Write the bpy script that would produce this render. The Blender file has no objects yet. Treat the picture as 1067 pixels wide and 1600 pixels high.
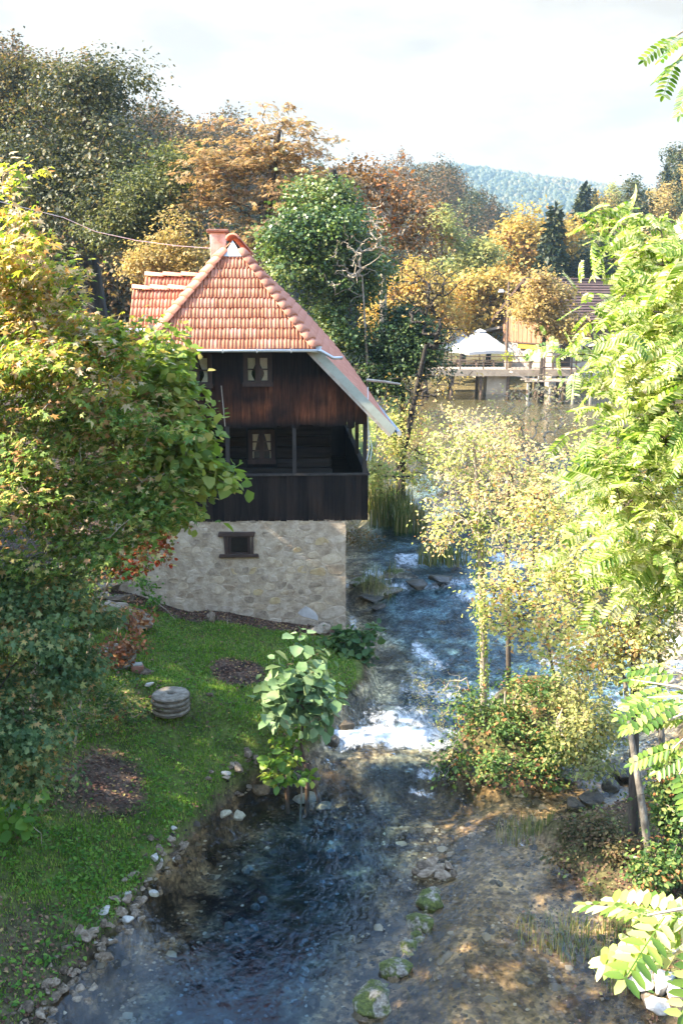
import bpy, bmesh, math
import numpy as np
from mathutils import Matrix, Vector, Euler
S = bpy.context.scene
COL = S.collection
R = math.radians

# ------------------------------------------------------------------ camera, sky, sun, exposure
EYE = np.array([0, 0, 8.2]); PITCH = R(12); FPX = 1555.0
cam = bpy.data.objects.new('camera', bpy.data.cameras.new('camera')); COL.objects.link(cam)
cam.location = EYE; cam.rotation_euler = (R(90) - PITCH, 0, 0)
cam.data.sensor_fit = 'VERTICAL'; cam.data.sensor_height = 36; cam.data.lens = 35
cam.data.clip_start = 0.05; cam.data.clip_end = 6000
S.camera = cam
SUN_EL, SUN_AZ = 39, -101          # azimuth clockwise from +Y
W = bpy.data.worlds.new("World"); S.world = W; W.use_nodes = True
def sky():
    nt = W.node_tree; n = nt.nodes; l = nt.links; n.clear()
    out = n.new('ShaderNodeOutputWorld'); bg = n.new('ShaderNodeBackground')
    tx = n.new('ShaderNodeTexSky'); tx.sky_type = 'NISHITA'; tx.sun_disc = False
    tx.sun_elevation = R(SUN_EL); tx.sun_rotation = R(SUN_AZ); tx.air_density = 1.0; tx.dust_density = .5; tx.ozone_density = 2.5
    tc = n.new('ShaderNodeTexCoord'); sp = n.new('ShaderNodeSeparateXYZ'); l.new(tc.outputs['Generated'], sp.inputs[0])
    mp = n.new('ShaderNodeMapping'); mp.inputs['Scale'].default_value = (1, 1, 3.2); l.new(tc.outputs['Generated'], mp.inputs[0])
    n1 = n.new('ShaderNodeTexNoise'); n1.inputs['Scale'].default_value = 3.1; n1.inputs['Detail'].default_value = 8; n1.inputs['Roughness'].default_value = .58
    l.new(mp.outputs[0], n1.inputs['Vector'])
    el = n.new('ShaderNodeMapRange'); el.inputs[1].default_value = .22; el.inputs[2].default_value = .4; el.inputs[3].default_value = 1.0; el.inputs[4].default_value = -.16
    l.new(sp.outputs[2], el.inputs[0])
    ad = n.new('ShaderNodeMath'); l.new(n1.outputs[0], ad.inputs[0]); l.new(el.outputs[0], ad.inputs[1])
    mr = n.new('ShaderNodeMapRange'); mr.interpolation_type = 'SMOOTHSTEP'; mr.inputs[1].default_value = .5; mr.inputs[2].default_value = .78; l.new(ad.outputs[0], mr.inputs[0])
    n2 = n.new('ShaderNodeTexNoise'); n2.inputs['Scale'].default_value = 5.2; n2.inputs['Detail'].default_value = 9; n2.inputs['Roughness'].default_value = .6
    l.new(mp.outputs[0], n2.inputs['Vector'])
    cr = n.new('ShaderNodeValToRGB'); cr.color_ramp.elements[0].position = .4; cr.color_ramp.elements[1].position = .66
    cr.color_ramp.elements[0].color = (.5, .455, .39, 1); cr.color_ramp.elements[1].color = (.7, .65, .565, 1)
    l.new(n2.outputs[0], cr.inputs[0])
    mx = n.new('ShaderNodeMix'); mx.data_type = 'RGBA'; l.new(mr.outputs[0], mx.inputs[0]); dk = n.new('ShaderNodeMix'); dk.data_type = 'RGBA'; dk.blend_type = 'MULTIPLY'; dk.inputs[0].default_value = 1; dk.inputs[7].default_value = (.9, .88, .82, 1); l.new(tx.outputs[0], dk.inputs[6]); l.new(dk.outputs[2], mx.inputs[6]); l.new(cr.outputs[0], mx.inputs[7])
    l.new(mx.outputs[2], bg.inputs[0]); bg.inputs[1].default_value = SKY_STRENGTH; l.new(bg.outputs[0], out.inputs[0])
SKY_STRENGTH = 0.15
sky()
sl = bpy.data.lights.new('sun', 'SUN'); sl.energy = 2.6; sl.angle = R(.55); sl.color = (1, .89, .72)
so = bpy.data.objects.new('sun', sl); COL.objects.link(so)
SUN_DIR = Vector((math.sin(R(SUN_AZ)) * math.cos(R(SUN_EL)), math.cos(R(SUN_AZ)) * math.cos(R(SUN_EL)), math.sin(R(SUN_EL))))
so.rotation_euler = SUN_DIR.to_track_quat('Z', 'Y').to_euler(); so.location = (-60, 20, 60)
S.view_settings.view_transform = 'Standard'; S.view_settings.look = 'None'; S.view_settings.gamma = 1
S.view_settings.use_curve_mapping = False; S.view_settings.exposure = 3.38

# ------------------------------------------------------------------ projection helpers (used to lay things out at real distances)
def ray(px, py):
    cx = (px - 533.5) / FPX; cy = (800 - py) / FPX
    return np.array([cx, math.cos(PITCH) + cy * math.sin(PITCH), -math.sin(PITCH) + cy * math.cos(PITCH)])
def atz(px, py, z):
    d = ray(px, py); return EYE + d * ((z - EYE[2]) / d[2])
def aty(px, py, y):
    d = ray(px, py); return EYE + d * (y / d[1])
def lobe(px, py, y, rx, rz, ry=None):
    k = y / FPX
    return np.array([*aty(px, py, y), rx * k, (ry if ry else (rx + rz) * .5 * k), rz * k])

# ------------------------------------------------------------------ generic helpers
def rng(s): return np.random.default_rng(s)
def tagp(o, label=None, cat=None, group=None, kind=None):
    for k, v in (('label', label), ('category', cat), ('group', group), ('kind', kind)):
        if v: o[k] = v
    return o
def thing(name, label, cat, loc=(0, 0, 0), group=None, rz=0):
    o = bpy.data.objects.new(name, None); COL.objects.link(o); o.empty_display_size = .1
    o.location = [float(v) for v in loc]; o.rotation_euler = (0, 0, rz)
    return tagp(o, label, cat, group)
def link(name, me, parent=None):
    o = bpy.data.objects.new(name, me); COL.objects.link(o)
    if parent is not None: o.parent = parent
    return o
def mesh_np(name, V, F, mat=None, smooth=False):
    V = np.ascontiguousarray(V, dtype=np.float32); F = np.ascontiguousarray(F, dtype=np.int32)
    me = bpy.data.meshes.new(name); k = F.shape[1]
    me.vertices.add(len(V)); me.vertices.foreach_set('co', V.ravel())
    me.loops.add(F.size); me.loops.foreach_set('vertex_index', F.ravel())
    me.polygons.add(len(F)); me.polygons.foreach_set('loop_start', np.arange(len(F), dtype=np.int32) * k)
    if smooth: me.polygons.foreach_set('use_smooth', np.ones(len(F), dtype=bool))
    me.update(calc_edges=True)
    if mat: me.materials.append(mat)
    return me
class MB:
    def __init__(s): s.v = []; s.f = []; s.m = []
    def poly(s, pts, faces, mi=0):
        b = len(s.v); s.v += [tuple(map(float, p)) for p in pts]
        for f in faces: s.f.append([i + b for i in f]); s.m.append(mi)
    def box(s, x0, x1, y0, y1, z0, z1, mi=0):
        p = [(x0, y0, z0), (x1, y0, z0), (x1, y1, z0), (x0, y1, z0), (x0, y0, z1), (x1, y0, z1), (x1, y1, z1), (x0, y1, z1)]
        s.poly(p, [(0, 3, 2, 1), (4, 5, 6, 7), (0, 1, 5, 4), (1, 2, 6, 5), (2, 3, 7, 6), (3, 0, 4, 7)], mi)
    def prism(s, poly, axis, a, b, mi=0):
        n = len(poly)
        def P(q, t): return (t, q[0], q[1]) if axis == 0 else ((q[0], t, q[1]) if axis == 1 else (q[0], q[1], t))
        s.poly([P(q, a) for q in poly] + [P(q, b) for q in poly],
               [tuple(range(n)), tuple(range(2 * n - 1, n - 1, -1))] + [(i, i + n, (i + 1) % n + n, (i + 1) % n) for i in range(n)], mi)
    def tube(s, pts, r, n=8, mi=0, cap=True):
        pts = [Vector(p) for p in pts]; rs = r if isinstance(r, (list, tuple)) else [r] * len(pts)
        base = []; up = None
        for i, p in enumerate(pts):
            d = (pts[min(i + 1, len(pts) - 1)] - pts[max(i - 1, 0)]).normalized()
            a = d.orthogonal().normalized() if up is None else (up - d * up.dot(d)).normalized()
            up = a; b = d.cross(a)
            base += [p + (a * math.cos(2 * math.pi * k / n) + b * math.sin(2 * math.pi * k / n)) * rs[i] for k in range(n)]
        fs = []
        for i in range(len(pts) - 1):
            for k in range(n): fs.append((i * n + k, i * n + (k + 1) % n, (i + 1) * n + (k + 1) % n, (i + 1) * n + k))
        if cap: fs += [tuple(range(n - 1, -1, -1)), tuple(range((len(pts) - 1) * n, len(pts) * n))]
        s.poly(base, fs, mi)
    def mesh(s, name, mats, smooth=False, bevel=0):
        me = bpy.data.meshes.new(name); me.from_pydata(s.v, [], s.f)
        for m in (mats if isinstance(mats, (list, tuple)) else [mats]): me.materials.append(m)
        me.polygons.foreach_set('material_index', s.m)
        bm = bmesh.new(); bm.from_mesh(me); bmesh.ops.recalc_face_normals(bm, faces=bm.faces)
        if bevel: bmesh.ops.bevel(bm, geom=list(bm.edges), offset=bevel, segments=1, affect='EDGES', profile=.5, clamp_overlap=True)
        bm.to_mesh(me); bm.free()
        if smooth:
            me.polygons.foreach_set('use_smooth', [True] * len(me.polygons))
        return me
    def build(s, name, mats, parent=None, **k): return link(name, s.mesh(name, mats, **k), parent)

# value noise in numpy
def vnoise(x, y, seed=0):
    xi = np.floor(x).astype(np.int64); yi = np.floor(y).astype(np.int64); xf = x - xi; yf = y - yi
    def h(a, b):
        n = (a * 374761393 + b * 668265263 + seed * 974711) & 0xFFFFFFFF
        n = ((n ^ (n >> 13)) * 1274126177) & 0xFFFFFFFF
        return ((n ^ (n >> 16)) & 0xFFFF) / 65535.0
    u = xf * xf * (3 - 2 * xf); v = yf * yf * (3 - 2 * yf)
    return (h(xi, yi) * (1 - u) + h(xi + 1, yi) * u) * (1 - v) + (h(xi, yi + 1) * (1 - u) + h(xi + 1, yi + 1) * u) * v
def fbm(x, y, o=4, seed=0):
    x = np.asarray(x, float); y = np.asarray(y, float); s = 0; a = .5
    for i in range(o): s = s + a * vnoise(x * 2 ** i + 17.3 * i, y * 2 ** i - 9.1 * i, seed + i); a *= .5
    return s
def sstep(a, b, x):
    t = np.clip((np.asarray(x, float) - a) / (b - a), 0, 1); return t * t * (3 - 2 * t)

# ------------------------------------------------------------------ materials
def newmat(name):
    m = bpy.data.materials.new(name); m.use_nodes = True
    nt = m.node_tree; b = nt.nodes['Principled BSDF']; return m, nt.nodes, nt.links, b
def noise_node(n, l, scale, detail=5, rough=.6, vec=None):
    t = n.new('ShaderNodeTexNoise'); t.inputs['Scale'].default_value = scale; t.inputs['Detail'].default_value = detail; t.inputs['Roughness'].default_value = rough
    if vec is not None: l.new(vec, t.inputs['Vector'])
    return t
def ramp(n, l, src, stops, interp='LINEAR'):
    r = n.new('ShaderNodeValToRGB'); e = r.color_ramp; e.interpolation = interp
    while len(e.elements) < len(stops): e.elements.new(.5)
    for i, (p, c) in enumerate(stops):
        e.elements[i].position = p; e.elements[i].color = (*c, 1) if len(c) == 3 else c
    l.new(src, r.inputs[0]); return r
def bump(n, l, b, src, strength, dist=.02):
    k = n.new('ShaderNodeBump'); k.inputs['Strength'].default_value = strength; k.inputs['Distance'].default_value = dist
    l.new(src, k.inputs['Height']); l.new(k.outputs[0], b.inputs['Normal']); return k
def surf(name, stops, scale=6, rough=.85, bumps=.5, stretch=(1, 1, 1), obj_tone=.0, metal=0, spec=.3, bdist=.02, detail=6):
    m, n, l, b = newmat(name)
    tc = n.new('ShaderNodeTexCoord'); mp = n.new('ShaderNodeMapping'); mp.inputs['Scale'].default_value = stretch
    l.new(tc.outputs['Object'], mp.inputs[0])
    oi = n.new('ShaderNodeObjectInfo')
    mu = n.new('ShaderNodeMath'); mu.operation = 'MULTIPLY'; mu.inputs[1].default_value = 40; l.new(oi.outputs['Random'], mu.inputs[0])
    cb = n.new('ShaderNodeCombineXYZ'); l.new(mu.outputs[0], cb.inputs[0]); l.new(mu.outputs[0], cb.inputs[1]); l.new(cb.outputs[0], mp.inputs['Location'])
    t = noise_node(n, l, scale, detail, .62, mp.outputs[0])
    src = t.outputs[0]
    if obj_tone:
        a = n.new('ShaderNodeMath'); a.operation = 'MULTIPLY_ADD'; a.inputs[1].default_value = obj_tone; a.inputs[2].default_value = -obj_tone / 2
        l.new(oi.outputs['Random'], a.inputs[0])
        c = n.new('ShaderNodeMath'); l.new(src, c.inputs[0]); l.new(a.outputs[0], c.inputs[1]); src = c.outputs[0]
    r = ramp(n, l, src, stops); l.new(r.outputs[0], b.inputs['Base Color'])
    b.inputs['Roughness'].default_value = rough; b.inputs['Metallic'].default_value = metal; b.inputs['Specular IOR Level'].default_value = spec
    if bumps:
        t2 = noise_node(n, l, scale * 3, 6, .65, mp.outputs[0]); bump(n, l, b, t2.outputs[0], bumps, bdist)
    return m
def leafmat(name, stops, trans=.45, clump=.5, cscale=.8, rough=.55, spec=.25, hgrad=None):
    """random colour per leaf, shifted clump by clump; hgrad=(z0,z1,amount) lets the upper leaves turn earlier"""
    m, n, l, b = newmat(name)
    g = n.new('ShaderNodeNewGeometry'); oi = n.new('ShaderNodeObjectInfo')
    a = n.new('ShaderNodeMath'); l.new(g.outputs['Random Per Island'], a.inputs[0]); l.new(oi.outputs['Random'], a.inputs[1])
    f = n.new('ShaderNodeMath'); f.operation = 'FRACT'; l.new(a.outputs[0], f.inputs[0])
    t = noise_node(n, l, cscale, 2, .5, g.outputs['Position'])
    k = n.new('ShaderNodeMapRange'); k.inputs[1].default_value = .3; k.inputs[2].default_value = .7; k.inputs[3].default_value = -clump / 2; k.inputs[4].default_value = clump / 2
    l.new(t.outputs[0], k.inputs[0])
    s = n.new('ShaderNodeMath'); l.new(f.outputs[0], s.inputs[0]); l.new(k.outputs[0], s.inputs[1]); src = s.outputs[0]
    if hgrad:
        sp = n.new('ShaderNodeSeparateXYZ'); l.new(g.outputs['Position'], sp.inputs[0])
        h = n.new('ShaderNodeMapRange'); h.inputs[1].default_value = hgrad[0]; h.inputs[2].default_value = hgrad[1]; h.inputs[3].default_value = 0; h.inputs[4].default_value = hgrad[2]
        l.new(sp.outputs[2], h.inputs[0]); q = n.new('ShaderNodeMath'); l.new(src, q.inputs[0]); l.new(h.outputs[0], q.inputs[1]); src = q.outputs[0]
    r = ramp(n, l, src, stops)
    b.inputs['Roughness'].default_value = rough; b.inputs['Specular IOR Level'].default_value = spec
    l.new(r.outputs[0], b.inputs['Base Color'])
    tr = n.new('ShaderNodeBsdfTranslucent'); hs = n.new('ShaderNodeHueSaturation'); hs.inputs['Saturation'].default_value = 1.1; hs.inputs['Value'].default_value = 1.35
    l.new(r.outputs[0], hs.inputs['Color']); l.new(hs.outputs[0], tr.inputs[0])
    mx = n.new('ShaderNodeMixShader'); mx.inputs[0].default_value = trans; l.new(b.outputs[0], mx.inputs[1]); l.new(tr.outputs[0], mx.inputs[2])
    l.new(mx.outputs[0], n['Material Output'].inputs['Surface'])
    return m

BARK = surf('bark', [(.3, (.035, .027, .02)), (.7, (.12, .095, .07))], 9, .95, .8, (1, 1, .25))
BARK_GREY = surf('grey_bark', [(.3, (.06, .05, .04)), (.55, (.16, .14, .11)), (.75, (.3, .28, .24))], 12, .95, .6, (1, 1, .5))
BARK_DARK = surf('dark_bark', [(.3, (.012, .01, .008)), (.7, (.05, .04, .03))], 9, .95, .8, (1, 1, .25))
TWIG = surf('pale_twig', [(.3, (.2, .16, .11)), (.7, (.42, .34, .25))], 9, .9, .3)
ALDER_BARK = surf('alder_bark', [(.3, (.06, .035, .025)), (.7, (.16, .1, .075))], 12, .9, .5, (1, 1, .4))
TILE = surf('clay_tile', [(.3, (.38, .14, .075)), (.5, (.48, .195, .112)), (.7, (.55, .25, .16))], 5, .75, .15, obj_tone=.42, spec=.25)
TILE_SIDE = surf('clay_tile_field', [(.3, (.43, .165, .098)), (.5, (.5, .2, .122)), (.7, (.55, .235, .15))], 2.2, .8, .1, spec=.2)
TILE_CAP = surf('clay_ridge_tile', [(.3, (.38, .14, .085)), (.7, (.54, .24, .15))], 6, .75, .2, obj_tone=.2)
STONES = [surf('wall_stone_grey', [(.28, (.22, .165, .11)), (.5, (.38, .295, .205)), (.72, (.52, .42, .305))], 7, .92, .7, obj_tone=.35),
          surf('wall_stone_tan', [(.28, (.28, .2, .125)), (.5, (.46, .35, .225)), (.72, (.57, .46, .32))], 7, .92, .7, obj_tone=.35),
          surf('wall_stone_ochre', [(.3, (.34, .23, .11)), (.7, (.52, .4, .22))], 7, .92, .6),
          surf('wall_stone_white', [(.3, (.36, .33, .29)), (.55, (.47, .44, .4)), (.75, (.56, .53, .49))], 5, .9, .4)]
MORTAR = surf('mortar', [(.3, (.27, .2, .13)), (.5, (.42, .325, .22)), (.7, (.55, .445, .32))], 5, .95, 1.0, bdist=.03)
ROCK = surf('limestone_rock', [(.3, (.07, .05, .032)), (.5, (.18, .128, .082)), (.72, (.34, .265, .185))], 5, .9, .8, obj_tone=.3)
ROCK_WET = surf('wet_rock', [(.3, (.02, .017, .012)), (.7, (.1, .08, .055))], 6, .35, .7)
ROCK_PALE = surf('pale_rock', [(.3, (.3, .265, .21)), (.7, (.56, .52, .45))], 6, .9, .6, obj_tone=.2)
def mossy():
    m, n, l, b = newmat('mossy_rock')
    tc = n.new('ShaderNodeTexCoord'); g = n.new('ShaderNodeNewGeometry')
    t = noise_node(n, l, 5, 6, .6, g.outputs['Position']); t2 = noise_node(n, l, 26, 4, .6, g.outputs['Position'])
    st = ramp(n, l, t2.outputs[0], [(.3, (.07, .055, .04)), (.7, (.34, .3, .23))])
    ms = ramp(n, l, t2.outputs[0], [(.3, (.025, .035, .007)), (.7, (.12, .13, .022))])
    k = ramp(n, l, t.outputs[0], [(.44, (0, 0, 0)), (.52, (1, 1, 1))])
    mx = n.new('ShaderNodeMix'); mx.data_type = 'RGBA'; l.new(k.outputs[0], mx.inputs[0]); l.new(st.outputs[0], mx.inputs[6]); l.new(ms.outputs[0], mx.inputs[7])
    l.new(mx.outputs[2], b.inputs['Base Color']); b.inputs['Roughness'].default_value = .95; bump(n, l, b, t2.outputs[0], .9, .03)
    return m
MOSSY = mossy()
METAL = surf('zinc', [(.3, (.42, .43, .44)), (.7, (.56, .57, .58))], 4, .42, .05, metal=.75, spec=.5)
METAL_WHITE = surf('painted_sheet_metal', [(.3, (.55, .58, .6)), (.7, (.66, .69, .71))], 4, .5, .05, spec=.4)
VERGE = surf('grey_green_sheet', [(.3, (.27, .28, .22)), (.7, (.37, .38, .31))], 4, .6, .08, spec=.35)
PLASTER = surf('chimney_plaster', [(.3, (.3, .17, .11)), (.5, (.5, .38, .3)), (.7, (.62, .53, .46))], 3.2, .95, .5)
BRICK_CAP = surf('chimney_cap', [(.3, (.13, .06, .045)), (.7, (.25, .13, .09))], 14, .95, .6)
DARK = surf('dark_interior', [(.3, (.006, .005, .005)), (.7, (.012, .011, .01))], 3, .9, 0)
WOOD_FRAME = surf('window_frame_wood', [(.3, (.025, .015, .011)), (.7, (.065, .038, .026))], 8, .8, .3, (1, 1, .2))
WOOD_POST = surf('dark_post_wood', [(.3, (.02, .016, .013)), (.7, (.05, .041, .034))], 10, .85, .4, (1, 1, .15))
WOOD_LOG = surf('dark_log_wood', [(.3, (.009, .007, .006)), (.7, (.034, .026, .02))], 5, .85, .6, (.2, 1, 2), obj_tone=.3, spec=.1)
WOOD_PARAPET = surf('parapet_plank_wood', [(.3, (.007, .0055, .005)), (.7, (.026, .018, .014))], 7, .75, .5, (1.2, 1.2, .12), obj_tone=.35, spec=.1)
WOOD_PALE = surf('weathered_pale_wood', [(.3, (.26, .21, .16)), (.7, (.46, .4, .32))], 6, .9, .4, (1, 1, 1))
WOOD_BROWN = surf('brown_timber', [(.3, (.06, .04, .03)), (.7, (.17, .115, .08))], 6, .9, .4)
CURTAIN = surf('curtain_cloth', [(.3, (.66, .54, .36)), (.7, (.8, .7, .52))], 10, .9, .2)
def plankmat():
    m, n, l, b = newmat('facade_plank')
    g = n.new('ShaderNodeNewGeometry'); oi = n.new('ShaderNodeObjectInfo')
    sp = n.new('ShaderNodeSeparateXYZ'); l.new(g.outputs['Position'], sp.inputs[0])
    mp = n.new('ShaderNodeMapping'); mp.inputs['Scale'].default_value = (14, 14, 1.3); l.new(g.outputs['Position'], mp.inputs[0])
    grain = noise_node(n, l, 1.6, 7, .65, mp.outputs[0])
    patch = noise_node(n, l, 1.5, 3, .5, g.outputs['Position'])
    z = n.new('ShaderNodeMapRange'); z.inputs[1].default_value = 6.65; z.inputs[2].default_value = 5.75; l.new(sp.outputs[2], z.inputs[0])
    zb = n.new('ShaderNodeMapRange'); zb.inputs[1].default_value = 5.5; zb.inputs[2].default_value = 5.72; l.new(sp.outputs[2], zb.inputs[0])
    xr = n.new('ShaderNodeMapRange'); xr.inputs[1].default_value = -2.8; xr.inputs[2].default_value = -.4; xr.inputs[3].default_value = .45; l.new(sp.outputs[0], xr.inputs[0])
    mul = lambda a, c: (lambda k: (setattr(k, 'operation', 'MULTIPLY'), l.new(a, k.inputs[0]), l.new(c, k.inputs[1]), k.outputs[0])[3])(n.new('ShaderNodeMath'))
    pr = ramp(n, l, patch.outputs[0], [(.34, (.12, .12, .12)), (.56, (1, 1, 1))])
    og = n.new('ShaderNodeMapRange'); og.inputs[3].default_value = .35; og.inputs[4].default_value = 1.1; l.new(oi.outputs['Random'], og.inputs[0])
    wv = mul(mul(mul(mul(z.outputs[0], zb.outputs[0]), xr.outputs[0]), pr.outputs[0]), og.outputs[0])  # brown red comes in towards the lower right, uneven from plank to plank
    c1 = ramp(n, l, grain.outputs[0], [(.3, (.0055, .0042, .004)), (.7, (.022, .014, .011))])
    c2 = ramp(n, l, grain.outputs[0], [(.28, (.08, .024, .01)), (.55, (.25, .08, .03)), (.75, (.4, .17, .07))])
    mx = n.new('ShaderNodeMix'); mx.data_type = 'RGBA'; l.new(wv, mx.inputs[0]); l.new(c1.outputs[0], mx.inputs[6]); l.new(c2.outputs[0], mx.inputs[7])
    l.new(mx.outputs[2], b.inputs['Base Color']); b.inputs['Roughness'].default_value = .8; b.inputs['Specular IOR Level'].default_value = .08
    bump(n, l, b, grain.outputs[0], .5, .01); return m
WOOD_PLANK = plankmat()
def glassmat():
    m, n, l, b = newmat('window_glass')
    tr = n.new('ShaderNodeBsdfTransparent'); gl = n.new('ShaderNodeBsdfGlossy'); gl.inputs['Roughness'].default_value = .02
    fr = n.new('ShaderNodeFresnel'); fr.inputs[0].default_value = 1.45; mx = n.new('ShaderNodeMixShader')
    tr.inputs[0].default_value = (.9, .93, .92, 1)
    l.new(fr.outputs[0], mx.inputs[0]); l.new(tr.outputs[0], mx.inputs[1]); l.new(gl.outputs[0], mx.inputs[2]); l.new(mx.outputs[0], n['Material Output'].inputs['Surface'])
    return m
GLASS = glassmat()

# ------------------------------------------------------------------ stream, banks and hills as height functions
RL = np.array([(-60, -14), (0, -6.2), (8, -4.2), (10.05, -3.51), (11.07, -3.25), (12, -2.97), (13.06, -2.73), (14.3, -2.26), (15.4, -1.85), (15.9, -1.5), (16.4, -.75), (16.75, -.35), (17.1, -.3), (18.2, .0), (19.3, .5), (20.5, .55), (21.2, .4), (22, .05), (31, -.3), (34, .4), (38, 1.6), (50, 2.2), (62, 4.4), (80, 5.5), (95, 3)])
RR = np.array([(-60, 12), (0, 5.2), (8, 3.9), (10, 3.6), (11.2, 3.75), (12.5, 3.5), (13.6, 3.3), (14.4, 3.5), (15, 4.4), (16, 5.6), (18, 6.6), (22, 8.2), (30, 12), (40, 18), (60, 24), (76, 27), (95, 30)])
def xl(y): return np.interp(y, RL[:, 0], RL[:, 1])
def xr(y): return np.interp(y, RR[:, 0], RR[:, 1])
def lipy(x): return 16.55 + .1 * np.sin(x * 2.1 + .6) + .035 * (x - .6) ** 2
def wlev(x, y):
    yy = np.asarray(y, float) - (lipy(np.clip(x, -2, 4)) - 16.55)
    return np.interp(yy, [-99, 15.95, 16.25, 16.55, 16.75, 17.6, 18.4, 19.5, 23.3, 23.9, 24.7, 25.2, 26.6, 27.0, 28.5, 200],
                     [0, 0, .05, .24, .28, .3, .5, .6, .74, .8, .84, 1.02, 1.06, 1.15, 1.2, 1.22])
ISLES = [(2.95, 16.9, 1.0, 1.35, .55), (3.9, 18.3, 1.1, 1.0, .5), (.75, 24.6, .75, .55, .3), (1.5, 25.5, .9, .35, .12), (3.6, 14.1, .7, .6, .35),
         (4.6, 31, 2.2, 1.5, .35), (6.4, 34, 2.4, 2, .4), (1.9, 33, 1.1, 2, .3), (6.5, 24.5, 1.5, 1.8, .4), (5.6, 40, 2.4, 3, .35), (9.2, 46, 3, 4, .35)]
CR = np.array([(-1.6, .34), (-.8, .26), (-.343, .175), (-.25, .168), (-.195, .152), (-.118, .118), (-.04, .08), (.0, .075), (.05, .088), (.1, .092), (.135, .066), (.165, .034), (.19, .008), (.215, .016), (.25, .064), (.31, .092), (.36, .1), (.6, .12), (1.6, .2)])
Y0 = np.array([(-1.6, 42), (-.343, 55), (-.12, 70), (.0, 125), (.2, 135), (.24, 110), (1.6, 80)])
Y1 = np.array([(-1.6, 95), (-.343, 120), (-.12, 150), (.0, 200), (.05, 240), (.12, 250), (.2, 240), (.24, 190), (1.6, 140)])
def ground(x, y):
    x = np.asarray(x, float); y = np.asarray(y, float)
    w = wlev(x, y); dl = xl(y) - x; dr = x - xr(y)          # positive outside the water
    inside = np.minimum(-dl, -dr)
    deep = .5 - .36 * sstep(-.3, 1.1, x - np.interp(y, [9, 10.3, 13.2, 15.5, 16.4], [.1, .35, 1.25, 1.9, 2.6]))
    deep = np.where(y > 16.2, .16 + .25 * sstep(16.8, 18, y) * (1 - sstep(21, 24, y)) + .3 * sstep(27, 33, y), deep)
    bed = w - deep * sstep(0, np.where(dl > -1.5, .3, 1.0), inside) - .02 + np.where(deep < .25, .04, .09) * (fbm(x * 2.2, y * 2.2, 4, 3) - .47)
    sl = np.interp(y, [8, 14, 17, 20, 24, 40], [.42, .4, .28, .17, .17, .12])
    step = np.interp(y, [9, 13, 14, 16, 17, 19, 22], [.05, .1, .28, .34, .25, .1, .03])
    lb = w + step * sstep(0, .12, dl) + sl * np.minimum(np.maximum(dl, 0), 3.2) + .32 * np.maximum(dl - 3.6, 0) + .16 * (fbm(x * 1.1, y * 1.1, 4, 9) - .47) * sstep(0, 1, dl)
    lb = np.where(lb > 3.6 + w, 3.6 + w + .5 * (lb - 3.6 - w), lb)
    lb = np.minimum(lb, 7 + .02 * np.maximum(dl, 0))
    rb = w + .1 * sstep(0, .2, dr) + np.interp(y, [8, 14, 22, 40], [.25, .3, .22, .1]) * np.minimum(np.maximum(dr, 0), 6) + .14 * (fbm(x * 1.4, y * 1.4, 4, 5) - .47) * sstep(0, .6, dr)
    h = np.where(inside > 0, bed, np.where(dl > 0, lb, rb))
    for cx, cy, rx, ry, hh in ISLES:
        d2 = ((x - cx) / rx) ** 2 + ((y - cy) / ry) ** 2
        h = np.where(inside > 0, np.maximum(h, w - .6 + (hh + .6) * np.exp(-d2 ** 1.5) + .1 * (fbm(x * 3, y * 3, 3, 8) - .47)), h)
    far = sstep(76, 84, y)
    h = h * (1 - far) + (2.3 + .3 * (fbm(x * .1, y * .1, 3, 2) - .47)) * far
    a = x / np.maximum(y, 1.0)
    y0 = np.interp(a, Y0[:, 0], Y0[:, 1]); y1 = np.interp(a, Y1[:, 0], Y1[:, 1]); c = np.interp(a, CR[:, 0], CR[:, 1])
    hill = (c * np.minimum(y1, 260) + 5) * sstep(0, 1, (y - y0) / (y1 - y0)) * np.where(y > 30, 1, 0) + 6 * (fbm(x * .03, y * .03, 3, 4) - .47) * sstep(0, .6, (y - y0) / (y1 - y0))
    drop = sstep(1.0, 2.6, (y - y0) / np.maximum(y1 - y0, 1))
    return h + hill * (1 - .75 * drop)
def gz(x, y): return float(ground(np.array([x]), np.array([y]))[0])

def axis(fine0, fine1, step, lo, hi, grow=1.16):
    a = list(np.arange(fine0, fine1, step)); s = step
    while a[-1] < hi: s = min(s * grow, 90); a.append(a[-1] + s)
    s = step; pre = []
    c = fine0
    while c > lo: s = min(s * grow, 90); c -= s; pre.append(c)
    return np.array(pre[::-1] + a)
def grid(xs, ys):
    X, Y = np.meshgrid(xs, ys); nx, ny = len(xs), len(ys)
    i = np.arange(nx * ny).reshape(ny, nx)
    F = np.stack([i[:-1, :-1].ravel(), i[:-1, 1:].ravel(), i[1:, 1:].ravel(), i[1:, :-1].ravel()], 1)
    return X.ravel(), Y.ravel(), F
HX, HY = .0965, 22.0; HTH = R(2.7)                # mill house origin: right foot of the stone wall
def to_house(x, y):
    dx, dy = x - HX, y - HY
    return dx * math.cos(HTH) + dy * math.sin(HTH), -dx * math.sin(HTH) + dy * math.cos(HTH)
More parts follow.
